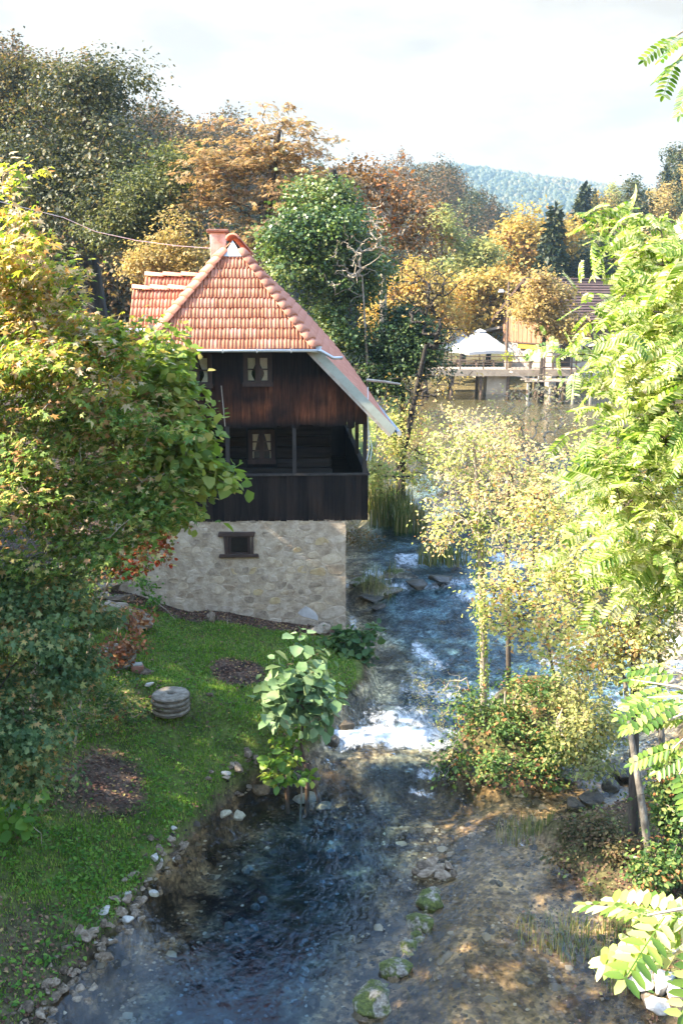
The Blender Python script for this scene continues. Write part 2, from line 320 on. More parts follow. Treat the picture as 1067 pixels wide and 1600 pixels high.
def grass_mask(x, y):
    dl = xl(y) - x
    g = sstep(.0, .1, dl) * (1 - sstep(6.5, 9, dl))
    g *= 1 - .75 * sstep(1.5, 2.9, dl + 1.1 * (fbm(x * 1.2, y * 1.2, 4, 16) - .47)) * (1 - sstep(15.5, 17.5, y))
    u, v = to_house(x, y)
    g *= np.where((u < .3) & (v > -.25 - .55 * (fbm(x * 1.5, y * 1.5, 3, 31)) * sstep(.2, -1, u) - .35), 0, 1)
    p = atz(372, 1066, .85); g *= sstep(.75, 1.05, np.hypot((x - p[0]) / .62, (y - p[1]) / .6) + .35 * (fbm(x * 4, y * 4, 3, 12) - .47))
    # bare, leaf-strewn soil under the shrubs
    q = atz(190, 1195, 1.1); g *= sstep(.55, 1.15, np.hypot((x - q[0] + .35) / .75, (y - q[1]) / .95) + .9 * (fbm(x * 1.7, y * 1.7, 4, 13) - .47))
    q = atz(60, 1370, 1.5); g *= .35 + .65 * sstep(.5, 1.2, np.hypot((x - q[0]) / 1.0, (y - q[1]) / 1.6) + .9 * (fbm(x * 2.2, y * 2.2, 4, 14) - .47))
    return g
def ground_colour(x, y):
    dl = xl(y) - x; dr = x - xr(y); ins = np.minimum(-dl, -dr)
    n = fbm(x * 3.1, y * 3.1, 5, 21)[:, None]; n2 = fbm(x * .9, y * .9, 4, 22)[:, None]; n3 = fbm(x * 7, y * 7, 3, 23)[:, None]
    mixc = lambda a, b, t: a * (1 - t) + b * t
    A = lambda *c: np.array(c)[None, :]
    soil = mixc(A(.03, .021, .015), A(.125, .085, .06), np.clip((n - .25) * 2.2, 0, 1))
    turf = mixc(A(.05, .07, .015), A(.12, .14, .035), np.clip((n - .25) * 2, 0, 1))
    deepc = mixc(A(.018, .014, .0095), A(.125, .092, .06), np.clip((n - .4) * 5.5, 0, 1))
    sand = mixc(A(.085, .06, .034), A(.225, .165, .1), np.clip((n2 - .25) * 2.2, 0, 1))
    sand = mixc(sand, A(.05, .035, .026), np.clip((n - .53) * 7, 0, 1) * .85)
    sh = sstep(-.1, .9, x - np.interp(y, [9, 10.3, 13.2, 15.5, 16.4], [.1, .35, 1.25, 1.9, 2.6]))[:, None] * (1 - sstep(15.3, 16.4, y))[:, None]
    bed = mixc(deepc, sand, sh)
    up = sstep(16.3, 17, y)[:, None]; bed = mixc(bed, mixc(A(.08, .075, .064), A(.42, .37, .29), np.clip((n - .36) * 3.5, 0, 1)), up)
    pond = sstep(40, 55, y)[:, None]; bed = mixc(bed, A(.14, .105, .05) * np.ones_like(bed), pond)
    g = grass_mask(x, y)[:, None]
    left = mixc(soil, turf, g); left = mixc(left, mixc(A(.03, .025, .018), soil, .5), (dl > 8)[:, None] * .5)
    right = mixc(mixc(soil, A(.09, .07, .03) * np.ones_like(soil), .4), turf * .8, np.clip((n2 - .4) * 3, 0, 1))
    c = np.where((ins > 0)[:, None], bed, np.where((dl > 0)[:, None], left, right))
    w = wlev(x, y); dry = sstep(.02, .2, ground(x, y) - w)[:, None] * (ins > 0)[:, None]
    c = mixc(c, mixc(A(.06, .055, .02), A(.14, .11, .05), np.clip((n - .3) * 2.5, 0, 1)), dry)
    far = sstep(74, 86, y)[:, None]; c = mixc(c, mixc(A(.06, .06, .022), A(.14, .1, .05), np.clip((n2 - .3) * 2, 0, 1)), far)
    return np.clip(c, 0, 1)
def groundmat():
    m, n, l, b = newmat('ground_surface')
    at = n.new('ShaderNodeAttribute'); at.attribute_name = 'soil'
    g = n.new('ShaderNodeNewGeometry'); t = noise_node(n, l, 14, 6, .7, g.outputs['Position'])
    vo = n.new('ShaderNodeTexVoronoi'); vo.inputs['Scale'].default_value = 11; l.new(g.outputs['Position'], vo.inputs['Vector'])
    r = ramp(n, l, t.outputs[0], [(.3, (.5, .5, .5)), (.5, (.95, .95, .95)), (.7, (1.5, 1.5, 1.5))])
    r2 = ramp(n, l, vo.outputs['Color'], [(.2, (.7, .7, .7)), (.8, (1.35, 1.3, 1.25))])
    m1 = n.new('ShaderNodeMix'); m1.data_type = 'RGBA'; m1.blend_type = 'MULTIPLY'; m1.inputs[0].default_value = 1; m1.clamp_result = False
    l.new(at.outputs['Color'], m1.inputs[6]); l.new(r.outputs[0], m1.inputs[7])
    m2 = n.new('ShaderNodeMix'); m2.data_type = 'RGBA'; m2.blend_type = 'MULTIPLY'; m2.inputs[0].default_value = .7
    l.new(m1.outputs[2], m2.inputs[6]); l.new(r2.outputs[0], m2.inputs[7]); bm_ = n.new('ShaderNodeAttribute'); bm_.attribute_name = 'bed'
    d1 = noise_node(n, l, 1.7, 12, .68, g.outputs['Position']); d1.inputs['Distortion'].default_value = .6; k1 = ramp(n, l, d1.outputs[0], [(.36, (.16, .13, .13)), (.47, (.75, .72, .68)), (.6, (1.35, 1.3, 1.2))])
    v2 = n.new('ShaderNodeTexVoronoi'); v2.inputs['Scale'].default_value = 17; v2.inputs['Randomness'].default_value = 1; l.new(g.outputs['Position'], v2.inputs['Vector']); k2 = ramp(n, l, v2.outputs['Color'], [(.1, (.45, .42, .4)), (.5, (1, 1, 1)), (.9, (1.6, 1.5, 1.35))])
    m3 = n.new('ShaderNodeMix'); m3.data_type = 'RGBA'; m3.blend_type = 'MULTIPLY'; l.new(bm_.outputs['Fac'], m3.inputs[0]); l.new(m2.outputs[2], m3.inputs[6]); l.new(k1.outputs[0], m3.inputs[7])
    m4 = n.new('ShaderNodeMix'); m4.data_type = 'RGBA'; m4.blend_type = 'MULTIPLY'; l.new(bm_.outputs['Fac'], m4.inputs[0]); l.new(m3.outputs[2], m4.inputs[6]); l.new(k2.outputs[0], m4.inputs[7]); l.new(m4.outputs[2], b.inputs['Base Color'])
    b.inputs['Roughness'].default_value = .95; b.inputs['Specular IOR Level'].default_value = .15
    ad = n.new('ShaderNodeMath'); l.new(t.outputs[0], ad.inputs[0]); l.new(vo.outputs['Distance'], ad.inputs[1])
    kb = bump(n, l, b, ad.outputs[0], .8, .05); bs = n.new('ShaderNodeMapRange'); bs.inputs[3].default_value = .8; bs.inputs[4].default_value = .18; l.new(bm_.outputs['Fac'], bs.inputs[0]); l.new(bs.outputs[0], kb.inputs['Strength']); return m
def build_ground():
    xs = axis(-8, 6.5, .1, -1500, 1500); ys = axis(8, 29, .1, -120, 2600, 1.09)
    X, Y, F = grid(xs, ys); Z = ground(X, Y)
    me = mesh_np('ground', np.stack([X, Y, Z], 1), F, groundmat(), True)
    a = me.attributes.new('soil', 'FLOAT_COLOR', 'POINT'); a.data.foreach_set('color', np.concatenate([ground_colour(X, Y), np.ones((len(X), 1))], 1).astype(np.float32).ravel())
    bedm = (np.minimum(X - xl(Y), xr(Y) - X) > -.15) * (Y < 40) * (Z < wlev(X, Y) + .06); a = me.attributes.new('bed', 'FLOAT', 'POINT'); a.data.foreach_set('value', bedm.astype(np.float32))
    tagp(link('ground', me), 'sloping green bank, brown stream bed and wooded hills around the mill', None, None, 'structure')
build_ground()

def watermat():
    m, n, l, b = newmat('stream_water')
    g = n.new('ShaderNodeNewGeometry'); at = n.new('ShaderNodeAttribute'); at.attribute_name = 'foam'
    ru = n.new('ShaderNodeAttribute'); ru.attribute_name = 'rough'
    mp = n.new('ShaderNodeMapping'); mp.inputs['Scale'].default_value = (1.0, .55, 1); mp.inputs['Rotation'].default_value = (0, 0, R(-14)); l.new(g.outputs['Position'], mp.inputs[0])
    t1 = noise_node(n, l, 5.5, 4, .55, mp.outputs[0]); t1.inputs['Distortion'].default_value = .8
    t2 = noise_node(n, l, 17, 3, .5, mp.outputs[0]); t2.inputs['Distortion'].default_value = .5
    mm = n.new('ShaderNodeMath'); mm.operation = 'MULTIPLY_ADD'; mm.inputs[1].default_value = .3; l.new(t2.outputs[0], mm.inputs[0]); l.new(t1.outputs[0], mm.inputs[2])
    bp = n.new('ShaderNodeBump'); bp.inputs['Distance'].default_value = .13; l.new(mm.outputs[0], bp.inputs['Height']); l.new(ru.outputs['Fac'], bp.inputs['Strength'])
    tr = n.new('ShaderNodeBsdfTransparent'); dp = n.new('ShaderNodeAttribute'); dp.attribute_name = 'blue_tint'; dr = ramp(n, l, dp.outputs['Fac'], [(0, (.93, .9, .8)), (.2, (.84, .85, .75)), (.55, (.5, .7, .82)), (1, (.26, .5, .74))]); l.new(dr.outputs[0], tr.inputs[0])  # blue of the deeper channel, also standing in for the reflected sky
    gl = n.new('ShaderNodeBsdfGlossy'); gl.inputs['Roughness'].default_value = .04; l.new(bp.outputs[0], gl.inputs['Normal'])
    fr = n.new('ShaderNodeFresnel'); fr.inputs[0].default_value = 1.37; l.new(bp.outputs[0], fr.inputs['Normal'])
    iv = n.new('ShaderNodeMath'); iv.operation = 'SUBTRACT'; iv.inputs[0].default_value = 1; l.new(g.outputs['Backfacing'], iv.inputs[1]); fm_ = n.new('ShaderNodeMath'); fm_.operation = 'MULTIPLY'; l.new(fr.outputs[0], fm_.inputs[0]); l.new(iv.outputs[0], fm_.inputs[1])
    mx = n.new('ShaderNodeMixShader'); l.new(fm_.outputs[0], mx.inputs[0]); l.new(tr.outputs[0], mx.inputs[1]); l.new(gl.outputs[0], mx.inputs[2])
    # white water
    mp2 = n.new('ShaderNodeMapping'); mp2.inputs['Scale'].default_value = (1.25, .8, 1); mp2.inputs['Rotation'].default_value = (0, 0, R(-12)); l.new(g.outputs['Position'], mp2.inputs[0])
    f = noise_node(n, l, 6, 10, .72, mp2.outputs[0]); f.inputs['Distortion'].default_value = .7
    fm = n.new('ShaderNodeMath'); l.new(at.outputs['Fac'], fm.inputs[0]); l.new(f.outputs[0], fm.inputs[1])
    fk = n.new('ShaderNodeMapRange'); fk.inputs[1].default_value = .9; fk.inputs[2].default_value = 1.28; l.new(fm.outputs[0], fk.inputs[0])
    b.inputs['Base Color'].default_value = (.82, .85, .87, 1); b.inputs['Roughness'].default_value = .6
    b2 = n.new('ShaderNodeBump'); b2.inputs['Strength'].default_value = .9; b2.inputs['Distance'].default_value = .08; l.new(f.outputs[0], b2.inputs['Height']); l.new(b2.outputs[0], b.inputs['Normal'])
    m2 = n.new('ShaderNodeMixShader'); l.new(fk.outputs[0], m2.inputs[0]); l.new(mx.outputs[0], m2.inputs[1]); l.new(b.outputs[0], m2.inputs[2])
    l.new(m2.outputs[0], n['Material Output'].inputs['Surface']); return m
def build_water():
    xs = axis(-4, 7.5, .07, -9, 34, 1.12); ys = axis(8, 29, .07, -8, 84, 1.06)
    X, Y, F = grid(xs, ys); w = wlev(X, Y); G = ground(X, Y)
    slope = (wlev(X, Y + .25) - wlev(X, Y - .25)) / .5
    rgh = np.clip(.10 + .8 * sstep(15.4, 16.4, Y) * (1 - .6 * sstep(26, 30, Y)) + .42 * sstep(11.0, 15.0, Y + .35 * X) + .3 * (fbm(X * .8, Y * .8, 3, 47) - .47), .05, 1)
    rgh = np.where((Y < 16) & (X > np.interp(Y, [9, 10.3, 13.2, 15.5], [.3, .6, 1.5, 2.3])), .2, rgh); rgh = np.where(Y > 40, .12, rgh)
    chop = (fbm(X * 2.6, Y * 1.3, 4, 41) - .47)
    amp = .03 + .12 * sstep(15.4, 16.5, Y) * (1 - .5 * sstep(19, 22, Y)) * (1 - sstep(27, 31, Y)) + .035 * sstep(11.5, 15, Y)
    amp = np.where(Y > 31, .008, amp); amp = np.where((Y < 15.5) & (rgh < .21), .012, amp)
    yy = Y - (lipy(np.clip(X, -2, 4)) - 16.55)
    core = np.exp(-((X - .95) / 1.15) ** 4)
    foam = .64 * np.exp(-((yy - 17.15) / .62) ** 4) * np.exp(-((X - .85) / 1.6) ** 4)
    foam = np.maximum(foam, .56 * np.exp(-((yy - 17.7) / .9) ** 2) * np.exp(-((X - 1.1) / 1.25) ** 2))
    foam = np.maximum(foam, .45 * np.exp(-((yy - 18.9) / 1.1) ** 2) * np.exp(-((X - 1.5) / .8) ** 2))
    foam = np.maximum(foam, .5 * np.exp(-((yy - 16.2) / .35) ** 2) * np.exp(-((X - 1.55) / .5) ** 2))
    foam = np.maximum(foam, .47 * np.exp(-((Y - 15.75 + .5 * (X - 1)) / .3) ** 2) * np.exp(-((X - 1.4) / .55) ** 2))
    foam = np.maximum(foam, .50 * np.exp(-((X - .28) / .22) ** 2) * np.exp(-((Y - 22.6) / 1.1) ** 2))
    foam = np.maximum(foam, .5 * np.clip(slope * 3.2, 0, 1) * (Y > 22) * (Y < 28))
    foam = np.maximum(foam, .5 * (fbm(X * 1.1, Y * .7, 3, 48) - .26) / .34 * (Y > 18.3) * (Y < 27.5))
    foam = np.maximum(foam, .42 * np.clip(slope * 2, 0, 1) * (X > 3.4) * (Y < 19))
    foam = np.maximum(foam, .46 * np.exp(-((X - 2.75 - .5 * (Y - 13.9)) / .12) ** 2) * np.exp(-((Y - 13.95) / .35) ** 2))
    foam = np.maximum(foam, .36 * np.exp(-((Y - 21) / 1.6) ** 2) * np.clip(1 - (X - .4) / 2.5, 0, 1))
    Z = w + chop * amp + foam * .05 * (fbm(X * 6, Y * 5, 3, 44) - .3) * (Y < 19)
    keep = (G < w + .12)
    fk = keep[F].any(1); F = F[fk]; used = np.unique(F); remap = np.full(len(X), -1); remap[used] = np.arange(len(used))
    me = mesh_np('water', np.stack([X, Y, Z], 1)[used], remap[F], watermat(), True)
    cx_ = np.minimum(X - xl(Y), (np.interp(Y, [9, 10.3, 13.2, 15.5, 16.4], [.1, .35, 1.25, 1.9, 2.6]) + .3) - X)
    tint_ = sstep(.5, 1.7, cx_ + .5 * (fbm(X * 1.2, Y * 1.2, 3, 49) - .47)) * (1 - .55 * sstep(14, 16, Y)) * (Y < 16.6) + sstep(.3, 1.6, np.minimum(X - xl(Y), xr(Y) - X)) * .72 * sstep(16.4, 17.5, Y) * (1 - .6 * sstep(36, 46, Y))  # where the water turns blue: mid channel, and upstream in place of sky reflection
    for nm, arr in (('foam', foam), ('rough', rgh), ('blue_tint', np.clip(tint_, 0, 1))):
        a = me.attributes.new(nm, 'FLOAT', 'POINT'); a.data.foreach_set('value', arr[used].astype(np.float32))
    tagp(link('water', me), 'clear stream with a white rapid running past the mill from the pond', None, None, 'structure')
build_water()

# ------------------------------------------------------------------ the mill house (local axes: u along the front, v into the house, z up)
house = thing('mill_house', 'dark timber mill house with orange tiled hip roof on a stone base', 'house', (HX, HY, 0), None, HTH)
EAVE_V, EAVE_Z, HIP_L, HIP_R = -.55, 7.2, -4.32, -.66
APEX_U, APEX_V, APEX_Z = -2.46, 1.12, 9.5
BACK_V = 9.5
def roof_z(u):                                   # underside profile of the main roof over the front wall
    a = abs(u - APEX_U); k0 = HIP_R - APEX_U; ke = 1.04 - APEX_U
    return float(np.interp(a, [0, k0, ke], [APEX_Z, EAVE_Z, 5.42]))
def stone_wall():
    m = MB(); zt = 3.36
    u0 = -5.3
    poly = [(u0, 0), (0, 0), (0, zt), (u0, zt)]
    # window opening as four blocks round it
    wu0, wu1, wz0, wz1 = -2.66, -2.16, 2.58, 2.99
    for a in ((u0, wu0, -.6, zt), (wu1, 0, -.6, zt), (wu0, wu1, -.6, wz0), (wu0, wu1, wz1, zt)): m.box(a[0], a[1], 0, .45, a[2], a[3])
    m.box(-.45, 0, .45, 9, -.6, zt); m.box(u0, u0 + .45, .45, 9, -.6, zt); m.box(u0 + .45, -.45, 8.6, 9, -.6, zt)
    wall = m.build('stone_wall', MORTAR, house)
    r = rng(5)
    pts = []; z = .12
    k = 1.55
    # rows of jittered sites, larger at the foot and at the quoin
    while z < zt - .03:
        hrow = r.uniform(.13, .2) * (1.25 if z < 1.4 else 1)
        u = u0 + r.uniform(0, .2)
        while u < 0:
            big = 1.75 if u > -.75 else 1
            wst = r.uniform(.14, .34) * big * (1.2 if z < 1.4 else 1)
            if r.random() < .12: wst *= .55
            pts.append((u + wst / 2, z + hrow / 2 + r.normal(0, .032))); u += wst
        z += hrow * (1.0)
    # a few big stones replace their neighbours
    for bu, bz, br in ((-.95, 1.16, .2), (-.28, 1.16, .26), (-.3, 1.92, .24), (-.35, 2.45, .22), (-.3, .8, .2), (-2.9, 1.72, .17), (-3.4, 1.3, .17), (-1.7, 1.62, .15), (-1.0, 2.2, .17), (-3.15, 1.9, .14)):
        pts = [p for p in pts if math.hypot(p[0] - bu, (p[1] - bz) * 1.2) > br * 1.25] + [(bu, bz)]
    P = np.array(pts); Q = P * [1, k]
    yellow = [(-2.47, 2.25), (-2.08, 2.13), (-.66, 2.85), (-1.95, 1.62), (-3.15, 1.9), (-.5, 2.05), (-1.2, 2.62), (-1.55, 1.5), (-.95, 2.2)]
    white = [(-.95, 1.16)]
    yi = {int(np.argmin(np.hypot(P[:, 0] - a, P[:, 1] - c))) for a, c in yellow}; wi = {int(np.argmin(np.hypot(P[:, 0] - a, P[:, 1] - c))) for a, c in white}
    cnt = 0
    for i, q in enumerate(Q):
        poly = [(u0, 0), (0.012, 0), (0.012, zt * k), (u0, zt * k)]
        d = np.hypot(*(Q - q).T); near = np.argsort(d)[1:22]
        for j in near:
            mid = (q + Q[j]) / 2; nn = Q[j] - q; out = []
            for a, c in zip(poly, poly[1:] + poly[:1]):
                da = (a[0] - mid[0]) * nn[0] + (a[1] - mid[1]) * nn[1]; dc = (c[0] - mid[0]) * nn[0] + (c[1] - mid[1]) * nn[1]
                if da <= 0: out.append(a)
                if da * dc < 0: t = da / (da - dc); out.append((a[0] + (c[0] - a[0]) * t, a[1] + (c[1] - a[1]) * t))
            poly = out
            if len(poly) < 3: break
        if len(poly) < 3: continue
        p2 = np.array([(a, c / k) for a, c in poly]); c0 = p2.mean(0)
        gapw = r.uniform(.003, .009)
        ext = np.hypot(*(p2 - c0).T).mean(); p2 = c0 + (p2 - c0) * (1 - gapw / max(ext, .03))
        ch = []
        for a, c in zip(p2, np.roll(p2, -1, 0)):
            L = np.hypot(*(c - a)); t = min(.3, .03 / max(L, 1e-3) + .12); ch += [a + (c - a) * t + r.normal(0, .004, 2), a + (c - a) * (1 - t) + r.normal(0, .004, 2)]
        p2 = np.array(ch); n = len(p2)
        # skip those behind the window and those under the ground
        if (p2[:, 0].max() > wu0 - .08 and p2[:, 0].min() < wu1 + .08 and p2[:, 1].max() > wz0 - .12 and p2[:, 1].min() < wz1 + .12):
            if wu0 - .05 < c0[0] < wu1 + .05 and wz0 - .08 < c0[1] < wz1 + .08: continue
            p2[:, 0] = np.where((p2[:, 1] > wz0 - .07) & (p2[:, 1] < wz1 + .08), np.where(c0[0] < (wu0 + wu1) / 2, np.minimum(p2[:, 0], wu0 - .09), np.maximum(p2[:, 0], wu1 + .09)), p2[:, 0]) if not (wu0 < c0[0] < wu1) else p2[:, 0]
            if wu0 < c0[0] < wu1: p2[:, 1] = np.maximum(p2[:, 1], wz1 + .1) if c0[1] > wz1 else np.minimum(p2[:, 1], wz0 - .09)
        gx = HX + c0[0]
        if p2[:, 1].max() < gz(gx, HY + c0[0] * math.sin(HTH) - .15) - .12: continue
        dep = r.uniform(-.006, .009) + (.005 if c0[1] < 1.3 else 0)
        inn = c0 + (p2 - c0) * (1 - min(.03 / max(ext, .03), .45))
        b = MB(); b.poly([(a, .014, z_) for a, z_ in p2] + [(a, -dep + r.normal(0, .003), z_) for a, z_ in inn], [tuple(range(n, 2 * n))] + [(t, (t + 1) % n, (t + 1) % n + n, t + n) for t in range(n)])
        mat = STONES[2] if i in yi else STONES[3] if i in wi else STONES[0] if r.random() < .55 + .3 * (c0[1] < 1.3) else STONES[1]
        o = b.build('stone', mat, wall); cnt += 1
    # small window with heavy timber lintel and sill
    w = MB(); w.box(wu0, wu0 + .06, -.03, .12, wz0, wz1); w.box(wu1 - .06, wu1, -.03, .12, wz0, wz1); w.box(wu0 + .06, wu1 - .06, -.028, .1, wz1 - .03, wz1); w.box(wu0 + .06, wu1 - .06, -.028, .1, wz0, wz0 + .03)
    win = w.build('cellar_window', WOOD_FRAME, house)
    g = MB(); g.box(wu0 + .07, wu1 - .07, .02, .026, wz0 + .03, wz1 - .03); g.build('pane', GLASS, win)
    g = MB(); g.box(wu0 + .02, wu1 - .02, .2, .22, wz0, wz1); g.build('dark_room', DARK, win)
    g = MB(); g.prism([(wu0 - .22, wz1), (wu1 + .1, wz1), (wu1 + .12, wz1 + .1), (wu0 - .2, wz1 + .11)], 1, -.07, .3); g.build('lintel', WOOD_BROWN_DARK, win, bevel=.012)
    g = MB(); g.prism([(wu0 - .21, wz0 - .08), (wu1 + .2, wz0 - .07), (wu1 + .17, wz0), (wu0 - .2, wz0)], 1, -.07, .3); g.build('sill', WOOD_BROWN_DARK, win, bevel=.012)
    for s, a in ((0, wu0 - .075), (1, wu1 + .005)):
        g = MB(); g.prism([(a, wz0), (a + .07, wz0), (a + .07, wz1), (a - .02 + .06 * s, wz1)], 1, -.05, .2); g.build('jamb', WOOD_BROWN_DARK, win)
WOOD_BROWN_DARK = surf('dark_brown_timber', [(.3, (.03, .02, .015)), (.7, (.1, .06, .042))], 6, .9, .5, (.4, 1, 1))
stone_wall()

def window(u0, u1, z0, z1, v, rows, sash_curtain):
    f = .075; m = MB()
    m.box(u0 - f, u0, v - .05, v + .06, z0 - f, z1 + f); m.box(u1, u1 + f, v - .05, v + .06, z0 - f, z1 + f)
    m.box(u0, u1, v - .048, v + .06, z1, z1 + f); m.box(u0 - f - .02, u1 + f + .02, v - .07, v - .052, z0 - f - .025, z0 - f * .1); m.box(u0, u1, v - .048, v + .06, z0 - f, z0)
    win = m.build('window', WOOD_FRAME, house)
    mid = (u0 + u1) / 2
    s = MB(); s.box(mid - .03, mid + .03, v - .02, v + .03, z0, z1)
    for a, b in ((u0, mid - .03), (mid + .03, u1)):
        s.box(a, a + .022, v - .015, v + .025, z0, z1); s.box(b - .022, b, v - .015, v + .025, z0, z1)
        s.box(a + .022, b - .022, v - .015, v + .025, z1 - .025, z1); s.box(a + .022, b - .022, v - .015, v + .025, z0, z0 + .028)
        for k in range(1, rows): zz = z0 + (z1 - z0) * k / rows; s.box(a + .022, b - .022, v - .012, v + .02, zz - .014, zz + .014)
    s.build('sash', WOOD_FRAME, win)
    for a, b in ((u0 + .022, mid - .052), (mid + .052, u1 - .022)):
        for k in range(rows):
            za = z0 + (z1 - z0) * k / rows + .014; zb = z0 + (z1 - z0) * (k + 1) / rows - .014
            g = MB(); g.box(a, b, v + .006, v + .01, za, zb); g.build('pane', GLASS, win)
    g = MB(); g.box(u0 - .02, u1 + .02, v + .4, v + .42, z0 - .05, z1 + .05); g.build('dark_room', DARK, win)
    # tied curtains: gathered at mid height on the outer side
    for side in (0, 1):
        nu, nz = 22, 16; V = []
        for j in range(nz):
            t = j / (nz - 1); z = z0 - .01 + t * (z1 - z0 + .02)
            if sash_curtain: wf = .98 - .5 * math.exp(-((t - .33) / .26) ** 2)
            else: wf = .98 - .78 * (1 - t) ** .7 if t > .28 else .22
            for i in range(nu):
                s_ = i / (nu - 1); x = s_ * wf * (mid - u0 - .035)
                V.append(((u0 + x) if side == 0 else (u1 - x), v + .075 + .02 * math.sin(s_ * 38 + t * 1.5) * (.4 + wf * .6), z))
        F = [(j * nu + i, j * nu + i + 1, (j + 1) * nu + i + 1, (j + 1) * nu + i) for j in range(nz - 1) for i in range(nu - 1)]
        link('curtain', mesh_np('curtain', V, F, CURTAIN, True), win)
    return win

def upper_front():
    # closed timber core of the upper storey, recessed log wall and gallery floor
    m = MB(); m.box(-4.9, .42, .06, .14, 5.56, 5.62); m.build('storey_beam', WOOD_POST, house)
    WB = [(-2.16, -1.69, 6.46, 7.0), (-3.485, -2.99, 6.43, 7.0)]
    back = MB()
    xs_ = [-4.9, -3.485, -2.99, -2.16, -1.69, -.66, .46]
    def bk(a, b, z0, z1f):
        n = 6; us = np.linspace(a, b, n)
        for i in range(n - 1): back.prism([(us[i], z0), (us[i + 1], z0), (us[i + 1], z1f(us[i + 1])), (us[i], z1f(us[i]))], 1, .03, .12)
    top = lambda u: min(roof_z(u) - .06, 7.16) if u > APEX_U else 7.16
    bk(-4.9, -3.485, 5.56, top); bk(-2.99, -2.16, 5.56, top); bk(-1.69, -.66, 5.56, top); bk(-.66, .46, 5.56, lambda u: max(roof_z(u) - .1, 5.57))
    for a, b, z0, z1 in WB: bk(a, b, 5.56, lambda u: z0); bk(a, b, z1, top)
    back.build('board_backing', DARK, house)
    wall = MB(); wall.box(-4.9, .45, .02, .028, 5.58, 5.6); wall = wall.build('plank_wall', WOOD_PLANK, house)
    r = rng(8); u = -4.9
    while u < .46:
        w = r.uniform(.15, .26); b = min(u + w, .47); a = u; u = b + .007
        def zt(q): return min(7.16, roof_z(q) - .05) if q > APEX_U else 7.16
        segs = [(5.47 + r.uniform(-.035, .035), None)]
        clash = [x for x in WB if a < x[1] + .06 and b > x[0] - .06]
        lo = segs[0][0]; fr = -.012 - r.uniform(0, .014)
        parts = [(lo, None)]
        if clash: x = clash[0]; parts = [(lo, x[2] - .05), (x[3] + .05, None)]
        for zlo, zhi in parts:
            ta = zhi if zhi else zt(a); tb = zhi if zhi else zt(b)
            if min(ta, tb) - zlo < .02 and max(ta, tb) - zlo < .05: continue
            p = MB()
            if zhi is None and zlo < 6: bot = [(a, zlo + r.uniform(-.02, .02)), ((a + b) / 2, zlo + r.uniform(-.03, .03)), (b, zlo + r.uniform(-.02, .02))]
            else: bot = [(a, zlo), (b, zlo)]
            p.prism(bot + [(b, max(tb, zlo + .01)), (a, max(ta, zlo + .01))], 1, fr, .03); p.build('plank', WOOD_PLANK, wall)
    for a, b, z0, z1 in WB: window(a, b, z0, z1, -.03, 2, True)
    # log wall of the lower storey, one metre behind the gallery front
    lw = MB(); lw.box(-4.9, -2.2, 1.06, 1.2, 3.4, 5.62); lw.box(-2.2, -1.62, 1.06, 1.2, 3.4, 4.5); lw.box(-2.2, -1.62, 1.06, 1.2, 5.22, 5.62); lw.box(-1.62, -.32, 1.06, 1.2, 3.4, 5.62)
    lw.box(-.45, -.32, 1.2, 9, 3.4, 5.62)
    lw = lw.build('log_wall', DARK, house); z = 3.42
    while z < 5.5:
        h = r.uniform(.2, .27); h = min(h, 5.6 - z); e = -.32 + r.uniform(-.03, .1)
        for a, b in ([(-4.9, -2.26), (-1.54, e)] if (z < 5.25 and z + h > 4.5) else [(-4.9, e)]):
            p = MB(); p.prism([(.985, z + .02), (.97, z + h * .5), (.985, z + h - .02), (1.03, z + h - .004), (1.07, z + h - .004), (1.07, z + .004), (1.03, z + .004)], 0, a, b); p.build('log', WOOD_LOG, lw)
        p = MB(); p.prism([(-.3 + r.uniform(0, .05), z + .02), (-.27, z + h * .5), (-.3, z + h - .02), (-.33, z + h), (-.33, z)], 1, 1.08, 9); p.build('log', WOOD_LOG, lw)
        z += h
    window(-2.13, -1.67, 4.58, 5.2, 1.0, 3, False)
    m = MB(); m.box(-4.9, .5, .0, 9, 3.36, 3.42); m.build('gallery_floor', WOOD_BROWN_DARK, house)
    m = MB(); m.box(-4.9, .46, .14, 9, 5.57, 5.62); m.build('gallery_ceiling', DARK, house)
    for a in (-4.1, -2.62, -1.144):
        m = MB(); m.box(a - .045, a + .045, .0, .09, 4.4, 5.56); m.build('post', WOOD_POST, house)
    for v in (.0, 2.9, 5.9, 8.8):
        m = MB(); m.box(.385, .475, v, v + .09, 4.4, 5.56); p = m.build('post', WOOD_POST, house)
        if v > 0: b = MB(); b.prism([(v - .5, 5.5), (v - .42, 5.55), (v + .02, 5.0), (v + .02, 4.92)], 0, .4, .46); b.build('brace', WOOD_BROWN, p)
    # boarded parapet
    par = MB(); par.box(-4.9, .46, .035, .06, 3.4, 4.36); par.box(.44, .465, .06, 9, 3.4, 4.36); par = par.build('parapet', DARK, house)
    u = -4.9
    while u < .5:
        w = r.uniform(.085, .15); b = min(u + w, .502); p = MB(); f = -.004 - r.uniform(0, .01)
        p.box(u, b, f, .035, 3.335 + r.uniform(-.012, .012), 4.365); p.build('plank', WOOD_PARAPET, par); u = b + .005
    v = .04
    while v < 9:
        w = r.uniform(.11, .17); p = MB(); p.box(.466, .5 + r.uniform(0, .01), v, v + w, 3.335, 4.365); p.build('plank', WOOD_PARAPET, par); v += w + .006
    p = MB(); p.box(-4.92, .53, -.045, .085, 4.367, 4.41); p.box(.42, .532, .086, 9, 4.367, 4.41); p.build('rail', WOOD_POST, par)
upper_front()

